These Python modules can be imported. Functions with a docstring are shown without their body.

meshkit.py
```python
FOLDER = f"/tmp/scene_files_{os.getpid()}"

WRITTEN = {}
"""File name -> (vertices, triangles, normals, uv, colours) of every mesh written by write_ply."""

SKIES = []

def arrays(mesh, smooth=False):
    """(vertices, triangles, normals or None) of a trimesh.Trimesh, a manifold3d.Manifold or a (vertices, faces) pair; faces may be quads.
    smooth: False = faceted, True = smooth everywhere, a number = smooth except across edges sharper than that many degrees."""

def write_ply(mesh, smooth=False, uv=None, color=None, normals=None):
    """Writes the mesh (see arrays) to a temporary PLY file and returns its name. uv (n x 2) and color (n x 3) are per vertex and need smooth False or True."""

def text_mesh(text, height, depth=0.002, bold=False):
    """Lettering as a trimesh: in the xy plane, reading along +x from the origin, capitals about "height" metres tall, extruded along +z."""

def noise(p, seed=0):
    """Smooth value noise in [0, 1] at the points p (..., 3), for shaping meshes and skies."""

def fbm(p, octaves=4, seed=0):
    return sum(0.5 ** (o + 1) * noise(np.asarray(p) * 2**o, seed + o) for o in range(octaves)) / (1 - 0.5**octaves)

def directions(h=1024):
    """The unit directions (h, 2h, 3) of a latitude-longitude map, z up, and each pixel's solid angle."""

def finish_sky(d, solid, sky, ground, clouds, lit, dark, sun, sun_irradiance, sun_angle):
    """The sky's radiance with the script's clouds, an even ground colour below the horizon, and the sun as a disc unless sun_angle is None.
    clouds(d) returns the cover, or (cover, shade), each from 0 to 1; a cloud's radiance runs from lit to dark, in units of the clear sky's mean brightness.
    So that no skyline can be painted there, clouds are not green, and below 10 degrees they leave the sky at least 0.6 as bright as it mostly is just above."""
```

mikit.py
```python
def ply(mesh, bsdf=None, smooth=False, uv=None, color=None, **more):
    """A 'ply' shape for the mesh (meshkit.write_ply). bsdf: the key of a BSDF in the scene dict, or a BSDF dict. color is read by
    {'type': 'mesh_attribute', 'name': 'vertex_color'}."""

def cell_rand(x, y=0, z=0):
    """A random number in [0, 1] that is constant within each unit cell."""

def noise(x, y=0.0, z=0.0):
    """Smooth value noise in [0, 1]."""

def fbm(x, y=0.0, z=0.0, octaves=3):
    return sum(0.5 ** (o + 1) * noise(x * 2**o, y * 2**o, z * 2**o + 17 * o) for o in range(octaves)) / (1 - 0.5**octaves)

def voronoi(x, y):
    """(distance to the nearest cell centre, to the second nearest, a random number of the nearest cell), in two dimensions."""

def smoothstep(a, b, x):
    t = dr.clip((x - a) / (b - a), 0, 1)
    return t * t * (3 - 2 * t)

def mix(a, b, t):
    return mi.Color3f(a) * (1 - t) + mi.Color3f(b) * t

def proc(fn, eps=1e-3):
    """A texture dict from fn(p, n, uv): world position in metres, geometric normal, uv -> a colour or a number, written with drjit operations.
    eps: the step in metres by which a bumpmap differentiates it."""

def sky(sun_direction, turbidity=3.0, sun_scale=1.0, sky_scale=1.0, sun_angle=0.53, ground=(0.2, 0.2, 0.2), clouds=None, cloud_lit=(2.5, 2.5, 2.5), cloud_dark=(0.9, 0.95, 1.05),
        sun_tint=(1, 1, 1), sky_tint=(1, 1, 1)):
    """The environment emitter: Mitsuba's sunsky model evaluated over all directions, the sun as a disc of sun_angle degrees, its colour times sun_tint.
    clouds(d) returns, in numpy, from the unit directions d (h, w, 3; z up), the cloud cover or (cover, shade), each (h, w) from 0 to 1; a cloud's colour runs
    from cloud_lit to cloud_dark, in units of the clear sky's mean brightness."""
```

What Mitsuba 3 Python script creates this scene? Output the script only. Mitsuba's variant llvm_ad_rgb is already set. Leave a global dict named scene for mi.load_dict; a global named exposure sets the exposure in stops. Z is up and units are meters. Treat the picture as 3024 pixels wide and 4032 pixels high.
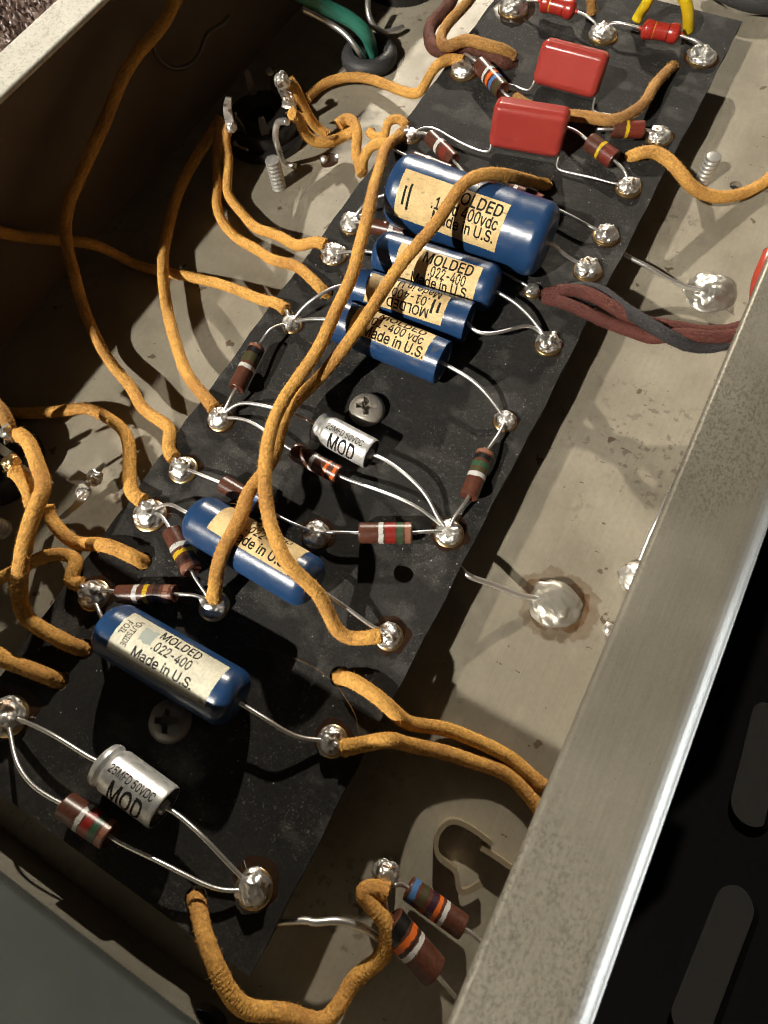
import math
import numpy as np, trimesh, drjit as dr, mitsuba as mi
import manifold3d as m3
from scipy.interpolate import CubicSpline
from shapely.geometry import Polygon, Point, LineString, box as sbox
import mikit, meshkit
from mikit import proc, noise, fbm, voronoi, smoothstep, mix, cell_rand

T = mi.ScalarTransform4f
MM = 0.001
CAM = {'origin': [61.124, 31.196, 98.209], 'fwd': [-0.2153, 0.27884, -0.93589], 'up': [-0.43349, 0.83148, 0.34746], 'fov': 67.139}

# ------------------------------------------------------------------ camera, light, exposure
exposure = 0.0
scene, labels = {}, {}
_o = np.array(CAM['origin']) * MM
scene['camera'] = {'type': 'thinlens', 'fov': CAM['fov'], 'fov_axis': 'x', 'near_clip': 0.005, 'far_clip': 20.0,
                   'aperture_radius': 0.00022, 'focus_distance': 0.122,
                   'to_world': T().look_at(origin=_o.tolist(), target=(_o + np.array(CAM['fwd'])).tolist(), up=CAM['up'])}
# two small bulbs stand to the left of the chassis, one behind it and one in front of it
AIM = np.array([25., 90., 0.])


def lamp(key, direction, distance, radius, power, tint, label):
    d = np.array(direction, float) / np.linalg.norm(direction)
    c = (AIM + distance * d) * MM
    rad = power * (distance * MM) ** 2 / (math.pi * (radius * MM) ** 2)
    scene[key] = {'type': 'sphere', 'center': c.tolist(), 'radius': radius * MM,
                  'emitter': {'type': 'area', 'radiance': {'type': 'rgb', 'value': [rad * t for t in tint]}}}
    labels[key] = {'label': label, 'category': 'lamp'}


lamp('work_lamp', (-0.80, 1.7, 1.0), 2000., 21., 3.6, (1.0, .905, .745), 'small bare bulb shining in from behind the left side of the chassis')
lamp('desk_lamp', (-0.43, -1.08, 1.0), 2500., 27., 5.4, (1.0, .935, .81), 'small bare bulb shining in from the front left of the chassis')
# a pale window low down on the right, screened from the inside by the right wall
scene['window_pane'] = {'type': 'rectangle', 'to_world': T().translate([1.1, 0.05, -0.08]).rotate([0, 1, 0], -90).scale([0.10, 0.35, 1]),
                        'emitter': {'type': 'area', 'radiance': {'type': 'rgb', 'value': [38., 42., 46.]}}}
labels['window_pane'] = {'label': 'pale daylight window low on the right outside the picture', 'category': 'window'}
scene['room_light'] = {'type': 'constant', 'radiance': {'type': 'rgb', 'value': [.024, .0205, .0158]}}

# ------------------------------------------------------------------ placed data, all in millimetres (x across the board, y along it, z up)
JOINTS = {'L1': {'x': 0.65, 'y': 0.04, 'r': np.float64(3.16), 'h': 0.9, 'flux': 1},
 'L2': {'x': 0.53, 'y': 22.95, 'r': np.float64(2.63), 'h': 0.8, 'flux': 1},
 'L3': {'x': 0.45, 'y': 39.76, 'r': np.float64(2.93), 'h': 0.75, 'flux': 0},
 'L4': {'x': 0.5, 'y': 50.27, 'r': np.float64(2.62), 'h': 0.75, 'flux': 0},
 'L5': {'x': 0.86, 'y': 62.53, 'r': np.float64(2.39), 'h': 0.8, 'flux': 0},
 'L6': {'x': 1.63, 'y': 87.91, 'r': np.float64(1.98), 'h': 0.9, 'flux': 0},
 'L7': {'x': 0.04, 'y': 107.67, 'r': np.float64(2.62), 'h': 0.7, 'flux': 0},
 'L8': {'x': -0.67, 'y': 117.02, 'r': np.float64(2.67), 'h': 0.7, 'flux': 0},
 'L9': {'x': -1.63, 'y': 146.64, 'r': np.float64(2.23), 'h': 0.6, 'flux': 0},
 'L10': {'x': -0.2, 'y': 171.76, 'r': np.float64(2.92), 'h': 0.6, 'flux': 0},
 'L11': {'x': 0.98, 'y': 199.28, 'r': np.float64(3.79), 'h': 0.8, 'flux': 1},
 'R1': {'x': 49.99, 'y': -0.24, 'r': np.float64(2.62), 'h': 0.8, 'flux': 1},
 'R2': {'x': 49.86, 'y': 22.73, 'r': np.float64(2.33), 'h': 0.85, 'flux': 1},
 'R3': {'x': 49.97, 'y': 41.35, 'r': np.float64(2.23), 'h': 0.8, 'flux': 1},
 'R4': {'x': 50.7, 'y': 62.21, 'r': np.float64(2.44), 'h': 0.6, 'flux': 1},
 'R5': {'x': 50.08, 'y': 87.11, 'r': np.float64(2.09), 'h': 0.8, 'flux': 0},
 'R6': {'x': 50.37, 'y': 106.66, 'r': np.float64(2.45), 'h': 0.8, 'flux': 0},
 'R7': {'x': 50.45, 'y': 127.23, 'r': np.float64(2.75), 'h': 0.75, 'flux': 0},
 'R8': {'x': 50.31, 'y': 137.46, 'r': np.float64(2.52), 'h': 0.75, 'flux': 0},
 'R9': {'x': 49.68, 'y': 152.27, 'r': np.float64(2.61), 'h': 0.75, 'flux': 0},
 'R10': {'x': 50.3, 'y': 170.07, 'r': np.float64(2.9), 'h': 0.5, 'flux': 0},
 'R11': {'x': 50.36, 'y': 199.5, 'r': np.float64(3.27), 'h': 0.6, 'flux': 0},
 'M': {'x': 25.85, 'y': 198.12, 'r': np.float64(3.28), 'h': 0.6, 'flux': 0},
 'I1': {'x': 29.81, 'y': 50.93, 'r': np.float64(2.41), 'h': 0.6, 'flux': 1},
 'I2': {'x': 20.67, 'y': 31.57, 'r': np.float64(2.56), 'h': 0.7, 'flux': 0},
 'I3': {'x': 42.25, 'y': 117.28, 'r': np.float64(1.53), 'h': 0.8, 'flux': 0}}
CAPACITORS = [{'id': 'blue_1',
  'p0': [9.54, 20.39, 5.1],
  'p1': [34.08, 20.82, 5.1],
  'r': 4.6,
  'kind': 'round',
  'leads': [[['E', 0.53, 22.95, 0.9], [5.29, 20.81, 2.5], [8.47, 20.34, 4.6]], [[37.23, 20.77, 4.5], [40.63, 20.71, 4.2], [44.9, 20.75, 2.6], ['E', 49.86, 22.73, 0.9]]],
  'label': 'blue molded capacitor with white label nearest the front of the board',
  'texts': [('MOLDED', 0.56, 2.5, 7.4, 1.5), ('.022-400', 0.555, 0.45, 7.1, 1.5), ('Made in U.S.', 0.545, -1.75, 11.3, 1.5)],
  'white': True,
  's': (0.14, 0.9),
  'phi': (np.float64(-33.9), np.float64(58.1)),
  'flip': False,
  'rot': (('FOIL', 1.05, 0.6), ('OUTSIDE', 2.4, 0.2))},
 {'id': 'blue_2',
  'p0': [11.28, 42.99, 5.0],
  'p1': [35.09, 42.18, 5.0],
  'r': 4.5,
  'kind': 'round',
  'leads': [[['E', 0.45, 39.76, 0.9], [4.0, 42.64, 3.4], [7.98, 42.82, 4.8]], [[37.62, 42.04, 4.6], [41.63, 41.78, 3.6], [46.6, 41.29, 2.0], ['E', 49.97, 41.35, 0.9]]],
  'label': 'blue molded capacitor lying under two crossing cloth wires',
  'texts': [('MOLDED', 0.6, 2.3, 7.6, 1.6), ('.022-400', 0.6, 0.2, 7.4, 1.6), ('Made in U.S.', 0.6, -2.0, 11.5, 1.7)],
  'white': False,
  's': (0.2, 0.88),
  'phi': (np.float64(-16.2), np.float64(73.8)),
  'flip': False,
  'rot': ()},
 {'id': 'blue_3',
  'p0': [11.66, 90.38, 4.7],
  'p1': [35.04, 90.67, 4.7],
  'r': 4.2,
  'kind': 'flat',
  'leads': [[['E', 1.63, 87.91, 0.9], [5.62, 88.76, 3.2], [9.25, 89.47, 4.4]], [[37.89, 90.47, 4.4], [42.65, 89.6, 4.2], [47.34, 88.17, 2.4], ['E', 50.08, 87.11, 0.9]]],
  'label': 'blue capacitor with flat cut end, front one of the stack of four',
  'texts': [('MOLDED', 0.6, 2.1, 9.6, 1.7), ('.01-400 vdc', 0.58, 0.1, 11.2, 1.8), ('Made in U.S.', 0.6, -2.1, 12.8, 1.9)],
  'white': False,
  's': (0.2, 0.88),
  'phi': (np.float64(-46.6), np.float64(45.4)),
  'flip': False,
  'rot': ()},
 {'id': 'blue_4',
  'p0': [10.99, 99.13, 4.5],
  'p1': [35.3, 101.16, 4.5],
  'r': 4.0,
  'kind': 'flat',
  'leads': [[['E', 1.63, 87.91, 0.9], [3.63, 91.25, 3.6], [6.19, 94.77, 5.0], [8.11, 97.9, 4.6]],
            [[38.08, 100.11, 4.5], [42.25, 102.78, 4.2], [46.34, 107.5, 2.2], ['E', 50.37, 106.66, 0.9]]],
  'label': 'blue capacitor whose label is upside down, second from the front of the stack',
  'texts': [('MOLDED', 0.52, 1.7, 8.6, 1.7), ('.01-400', 0.52, -0.3, 7.6, 1.7), ('Made in U.S.', 0.52, -2.4, 11.0, 1.7)],
  'white': False,
  's': (0.15, 0.82),
  'phi': (np.float64(-67.5), np.float64(22.5)),
  'flip': True,
  'rot': (('BARS', 0.1, 0),)},
 {'id': 'blue_5',
  'p0': [11.72, 108.4, 5.1],
  'p1': [36.17, 110.09, 5.1],
  'r': 4.6,
  'kind': 'round',
  'leads': [[['E', 0.04, 107.67, 0.9], [3.46, 107.37, 2.8], [8.37, 108.03, 4.6]],
            [[38.37, 109.94, 4.8], [42.15, 109.46, 4.2], [47.0, 108.14, 2.4], ['E', 50.37, 106.66, 0.9]]],
  'label': 'blue rounded capacitor third in the stack, behind the upside down label',
  'texts': [('MOLDED', 0.63, 2.4, 10.2, 2.1), ('.022-400', 0.65, 0.2, 7.6, 1.9), ('Made in U.S.', 0.61, -1.9, 12.2, 2.0)],
  'white': False,
  's': (0.2, 0.9),
  'phi': (np.float64(-92.8), np.float64(1.2)),
  'flip': False,
  'rot': ()},
 {'id': 'blue_6',
  'p0': [8.21, 123.17, 7.5],
  'p1': [40.91, 123.11, 7.5],
  'r': 7.0,
  'kind': 'round',
  'leads': [[['E', -0.67, 117.02, 0.9], [0.74, 119.24, 3.2], [2.84, 120.02, 5.5], [6.14, 121.41, 7.0]],
            [[42.69, 124.58, 6.0], [45.15, 125.92, 3.4], ['E', 50.45, 127.23, 0.9]]],
  'label': 'largest blue capacitor, at the back of the stack with wide yellowed label',
  'texts': [('MOLDED', 0.575, 2.9, 11.0, 2.2), ('.1mfd 400vdc', 0.53, 0.5, 14.0, 2.1), ('Made in U.S.', 0.54, -1.9, 13.4, 2.1)],
  'white': False,
  's': (0.08, 0.77),
  'phi': (np.float64(-87.4), np.float64(-11.4)),
  'flip': False,
  'rot': (('BARS', 0.1, 0),)},
 {'id': 'silver_1',
  'p0': [20.66, 3.18, 3.8],
  'p1': [33.0, 2.8, 3.8],
  'r': 3.3,
  'kind': 'can',
  'leads': [[['E', 0.65, 0.04, 0.9], [5.64, 1.37, 2.6], [12.68, 2.5, 4.0], [19.4, 2.78, 3.8]],
            [[34.19, 2.94, 3.6], [39.5, 2.59, 3.8], [44.95, 1.14, 2.4], ['E', 49.99, -0.24, 0.9]]],
  'label': 'silver electrolytic capacitor nearest the front end wall',
  'texts': [('25MFD 50VDC', 0.56, 0.1, 8.4, 1.2), ('MOD', 0.6, -2.6, 6.2, 3.0)],
  'white': False,
  's': (0.18, 0.92),
  'phi': (np.float64(-32.8), np.float64(67.2)),
  'flip': False,
  'rot': ()},
 {'id': 'silver_2',
  'p0': [20.19, 68.81, 3.4],
  'p1': [31.84, 68.22, 3.4],
  'r': 2.9,
  'kind': 'can',
  'leads': [[['E', 0.86, 62.53, 0.9], [3.32, 65.68, 2.8], [6.68, 66.91, 4.0], [12.76, 68.17, 4.2], [17.33, 68.88, 3.6]],
            [[33.98, 68.37, 3.4], [38.82, 67.37, 4.2], [44.4, 65.53, 3.6], [47.76, 63.47, 2.2], ['E', 50.7, 62.21, 0.9]]],
  'label': 'silver electrolytic capacitor beside the middle board screw',
  'texts': [('25MFD 50VDC', 0.55, 0.9, 7.7, 1.15), ('MOD', 0.58, -1.6, 5.6, 3.0)],
  'white': False,
  's': (0.18, 0.92),
  'phi': (np.float64(-70.5), np.float64(29.5)),
  'flip': False,
  'rot': ()}]
RESISTORS = [{'id': 'r1',
  'p0': [18.93, -4.72, 3.0],
  'p1': [27.91, -4.54, 3.0],
  'r': 2.0,
  'bands': [(0.44, 0.09, 'white'), (0.6, 0.16, 'red'), (0.76, 0.12, 'green'), (0.93, 0.14, 'tan')],
  'leads': [[['E', 0.65, 0.04, 0.9], [5.43, -1.74, 3.2], [9.36, -3.32, 4.6], [13.82, -4.57, 4.4], [17.87, -4.75, 3.4]],
            [[28.83, -4.58, 3.0], [34.58, -3.63, 3.6], [40.67, -2.97, 3.2], [46.27, -2.23, 2.0], ['E', 49.99, -0.24, 0.9]]],
  'label': 'brown carbon resistor beside the front silver capacitor, white red and green bands',
  'kind': 'carbon',
  'shade': 1.0},
 {'id': 'r2',
  'p0': [5.46, 25.18, 2.4],
  'p1': [14.49, 30.0, 2.4],
  'r': 1.6,
  'bands': [(0.35, 0.08, 'white'), (0.53, 0.08, 'yellow'), (0.72, 0.1, 'darkbrown'), (0.88, 0.1, 'tan')],
  'leads': [[['E', 0.53, 22.95, 0.9], [2.98, 24.51, 2.4], [4.76, 25.28, 2.4]], [[15.33, 30.35, 2.4], [17.88, 31.49, 2.2], ['E', 20.67, 31.57, 0.9]]],
  'label': 'brown resistor behind the front blue capacitor, white and yellow bands',
  'kind': 'carbon',
  'shade': 1.0},
 {'id': 'r3',
  'p0': [7.09, 39.0, 2.6],
  'p1': [14.95, 34.62, 2.6],
  'r': 1.75,
  'bands': [(0.43, 0.09, 'white'), (0.59, 0.09, 'yellow'), (0.76, 0.1, 'darkbrown'), (0.93, 0.13, 'tan')],
  'leads': [[['E', 0.45, 39.76, 0.9], [3.16, 40.49, 2.2], [6.3, 39.38, 2.6]], [[15.67, 34.1, 2.5], [18.39, 32.86, 2.2], ['E', 20.67, 31.57, 0.9]]],
  'label': 'brown resistor touching the left end of the wire-crossed blue capacitor',
  'kind': 'carbon',
  'shade': 1.0},
 {'id': 'r4',
  'p0': [10.05, 51.04, 2.2],
  'p1': [18.59, 50.54, 2.2],
  'r': 1.7,
  'bands': [(0.78, 0.12, 'white'), (0.93, 0.12, 'blue')],
  'leads': [[['E', 0.5, 50.27, 0.9], [4.44, 50.45, 2.2], [9.02, 50.82, 2.4]], [[19.63, 50.48, 2.2], [24.65, 50.25, 2.6], [27.69, 50.61, 2.0], ['E', 29.81, 50.93, 0.9]]],
  'label': 'brown resistor half hidden below the crossing cloth wires',
  'kind': 'carbon',
  'shade': 1.0},
 {'id': 'r5',
  'p0': [18.41, 62.58, 2.5],
  'p1': [28.47, 62.17, 2.5],
  'r': 1.75,
  'bands': [(0.46, 0.08, 'white'), (0.76, 0.06, 'orange'), (0.93, 0.07, 'orange')],
  'leads': [[['E', 0.86, 62.53, 0.9], [5.6, 63.69, 2.4], [10.06, 63.69, 3.0], [16.83, 62.68, 2.6]],
            [[29.69, 62.12, 2.6], [36.63, 62.68, 3.2], [43.82, 63.12, 2.8], [47.18, 62.84, 1.8], ['E', 50.7, 62.21, 0.9]]],
  'label': 'brown resistor beside the rear silver capacitor, white and two orange bands',
  'kind': 'carbon',
  'shade': 1.0},
 {'id': 'r6',
  'p0': [37.1, 54.32, 2.4],
  'p1': [45.35, 58.65, 2.4],
  'r': 1.85,
  'bands': [(0.42, 0.09, 'white'), (0.59, 0.18, 'red'), (0.77, 0.1, 'green'), (0.93, 0.13, 'tan')],
  'leads': [[['E', 29.81, 50.93, 0.9], [32.59, 52.13, 2.2], [36.31, 53.91, 2.4]], [[45.95, 59.06, 2.4], [47.95, 60.45, 2.0], ['E', 50.7, 62.21, 0.9]]],
  'label': 'brown resistor lying across the board by the open hole',
  'kind': 'carbon',
  'shade': 1.0},
 {'id': 'r7',
  'p0': [50.03, 78.29, 3.0],
  'p1': [51.09, 68.88, 3.0],
  'r': 1.65,
  'bands': [(0.05, 0.1, 'tan'), (0.18, 0.1, 'black'), (0.35, 0.12, 'green'), (0.47, 0.07, 'olive'), (0.57, 0.09, 'white')],
  'leads': [[['E', 50.08, 87.11, 0.9], [50.43, 83.06, 2.6], [50.16, 79.19, 3.0]],
            [[51.03, 68.26, 3.0], [50.65, 65.79, 2.6], [50.42, 63.97, 2.0], ['E', 50.7, 62.21, 0.9]]],
  'label': 'brown resistor along the right edge of the board with green and white bands',
  'kind': 'carbon',
  'shade': 1.0},
 {'id': 'r8',
  'p0': [0.2, 78.41, 3.6],
  'p1': [1.85, 68.3, 3.6],
  'r': 1.6,
  'bands': [(0.04, 0.08, 'tan'), (0.16, 0.12, 'black'), (0.33, 0.2, 'olive'), (0.53, 0.08, 'white')],
  'leads': [[['E', 1.63, 87.91, 0.9], [0.23, 84.92, 2.4], [0.42, 81.5, 4.0], [0.34, 79.26, 3.7]], [[1.68, 67.31, 3.4], [1.56, 65.27, 2.6], ['E', 0.86, 62.53, 0.9]]],
  'label': 'brown resistor along the left edge of the board with a white band',
  'kind': 'carbon',
  'shade': 1.0},
 {'id': 'r9',
  'p0': [4.38, 116.73, 2.2],
  'p1': [15.44, 118.37, 2.2],
  'r': 1.6,
  'bands': [(0.45, 0.1, 'white'), (0.75, 0.1, 'darkbrown')],
  'leads': [[['E', -0.67, 117.02, 0.9], [1.5, 116.63, 2.0], [3.86, 116.63, 2.2]], [[17.07, 118.43, 2.2], [25.65, 118.82, 2.0], ['E', 42.25, 117.28, 0.9]]],
  'label': 'brown resistor between the two largest blue capacitors',
  'kind': 'carbon',
  'shade': 1.0},
 {'id': 'r10',
  'p0': [3.94, 172.25, 2.8],
  'p1': [12.95, 165.99, 2.8],
  'r': 1.9,
  'bands': [(0.42, 0.08, 'white'), (0.57, 0.09, 'orange'), (0.72, 0.09, 'blue'), (0.9, 0.12, 'olive')],
  'leads': [[['E', -0.2, 171.76, 0.9], [-1.46, 174.69, 2.4], [1.04, 173.59, 3.0], [3.17, 172.83, 2.8]],
            [[13.85, 165.34, 2.8], [15.73, 165.06, 2.2], [17.77, 164.93, 1.0]]],
  'label': 'brown resistor with white orange and blue bands beside the rear red capacitor',
  'kind': 'carbon',
  'shade': 1.0},
 {'id': 'r11',
  'p0': [3.93, 145.96, 2.4],
  'p1': [12.43, 141.28, 2.4],
  'r': 1.65,
  'bands': [(0.43, 0.1, 'white'), (0.7, 0.2, 'redbrown')],
  'leads': [[['E', -1.63, 146.64, 0.9], [1.95, 146.53, 2.2], [3.33, 146.19, 2.4]], [[13.29, 140.72, 2.4], [15.42, 139.74, 2.0], [17.01, 139.47, 1.0]]],
  'label': 'brown resistor left of the front red capacitor, end nearest the corner cloth wires',
  'kind': 'carbon',
  'shade': 1.0},
 {'id': 'r12',
  'p0': [3.46, 138.57, 2.2],
  'p1': [13.29, 138.18, 2.2],
  'r': 1.45,
  'bands': [(0.38, 0.1, 'white'), (0.55, 0.12, 'olive')],
  'leads': [[[-2.81, 140.49, 1.0], [0.56, 138.81, 2.0], [2.91, 138.48, 2.2]], [[14.48, 138.1, 2.2], [17.46, 137.89, 2.0], [19.15, 138.13, 1.0]]],
  'label': 'brown resistor tucked against the back of the largest blue capacitor',
  'kind': 'carbon',
  'shade': 1.0},
 {'id': 'r13',
  'p0': [37.34, 158.58, 3.0],
  'p1': [44.43, 155.94, 2.6],
  'r': 1.85,
  'bands': [(0.5, 0.1, 'yellow'), (0.8, 0.35, 'redbrown')],
  'leads': [[[29.31, 162.09, 1.8], [33.68, 160.29, 3.0], [36.81, 158.82, 3.0]], [[45.27, 155.4, 2.6], [47.76, 153.76, 2.4], ['E', 49.68, 152.27, 0.9]]],
  'label': 'brown resistor with a yellow band right of the front red capacitor',
  'kind': 'carbon',
  'shade': 1.0},
 {'id': 'r14',
  'p0': [40.42, 165.18, 2.3],
  'p1': [46.8, 167.89, 2.3],
  'r': 1.75,
  'bands': [(0.45, 0.1, 'yellow'), (0.75, 0.4, 'redbrown')],
  'leads': [[[37.35, 164.25, 2.0], [38.83, 164.47, 2.3], [40.05, 165.01, 2.3]], [[47.41, 168.0, 2.3], [48.81, 168.59, 2.0], ['E', 50.3, 170.07, 0.9]]],
  'label': 'red-brown resistor with a yellow band, partly under the upright cloth wire',
  'kind': 'carbon',
  'shade': 1.0},
 {'id': 'r15',
  'p0': [26.95, 139.23, 2.0],
  'p1': [34.87, 138.59, 2.0],
  'r': 1.5,
  'bands': [(0.2, 0.1, 'white'), (0.85, 0.2, 'redbrown')],
  'leads': [[[23.11, 140.58, 1.0], [25.17, 139.46, 2.0], [26.47, 139.31, 2.0]],
            [[35.8, 138.43, 2.0], [41.68, 137.45, 2.2], [47.28, 136.72, 1.8], ['E', 50.31, 137.46, 0.9]]],
  'label': 'brown resistor almost hidden behind the largest blue capacitor',
  'kind': 'carbon',
  'shade': 1.0},
 {'id': 'r16',
  'p0': [69.85, 4.84, -4.5],
  'p1': [78.71, 2.24, -5.5],
  'r': 2.3,
  'bands': [(0.12, 0.22, 'black'), (0.33, 0.1, 'orange'), (0.42, 0.05, 'darkbrown'), (0.5, 0.08, 'white')],
  'leads': [[[67.13, 8.03, -3.0], [68.16, 6.52, -4.0], [69.54, 5.0, -4.5]], [[79.2, 2.03, -5.5], [80.92, 1.43, -6.0], [83.08, 0.36, -8.0]]],
  'label': 'brown resistor on the chassis floor, nearer of the crossed pair by the flange',
  'kind': 'carbon',
  'shade': 1.0},
 {'id': 'r17',
  'p0': [70.29, 9.62, -6.0],
  'p1': [80.02, 9.15, -6.0],
  'r': 1.8,
  'bands': [(0.09, 0.1, 'blue'), (0.25, 0.1, 'olive'), (0.42, 0.1, 'purple'), (0.52, 0.07, 'orange'), (0.64, 0.07, 'white')],
  'leads': [[[68.24, 9.32, -4.0], [69.12, 9.56, -5.5], [70.01, 9.63, -6.0]], [[80.41, 9.15, -6.0], [82.1, 8.94, -6.5], [83.91, 8.46, -7.0]]],
  'label': 'brown resistor on the chassis floor with a blue band, farther of the pair',
  'kind': 'carbon',
  'shade': 1.0},
 {'id': 'm1',
  'p0': [7.75, 199.82, 3.0],
  'p1': [17.32, 199.62, 3.0],
  'r': 2.0,
  'bands': [(0.3, 0.05, 'gold'), (0.7, 0.04, 'darkred')],
  'leads': [[['E', 0.98, 199.28, 0.9], [3.17, 199.92, 2.0], [6.85, 199.85, 3.0]], [[18.26, 199.43, 3.0], [21.74, 198.35, 3.0], ['E', 25.85, 198.12, 0.9]]],
  'label': 'red metal film resistor at the top edge near the yellow loop',
  'kind': 'film',
  'shade': 1.0},
 {'id': 'm2',
  'p0': [34.48, 199.57, 3.0],
  'p1': [43.61, 200.94, 3.0],
  'r': 2.0,
  'bands': [(0.3, 0.05, 'gold'), (0.68, 0.04, 'darkred')],
  'leads': [[['E', 25.85, 198.12, 0.9], [26.86, 199.4, 2.4], [29.09, 199.13, 3.2], [33.88, 199.63, 3.0]],
            [[44.07, 200.7, 3.0], [47.66, 199.83, 3.2], [49.65, 200.0, 2.4], ['E', 50.36, 199.5, 0.9]]],
  'label': 'red metal film resistor beneath the end of the yellow loop',
  'kind': 'film',
  'shade': 1.0}]
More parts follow.
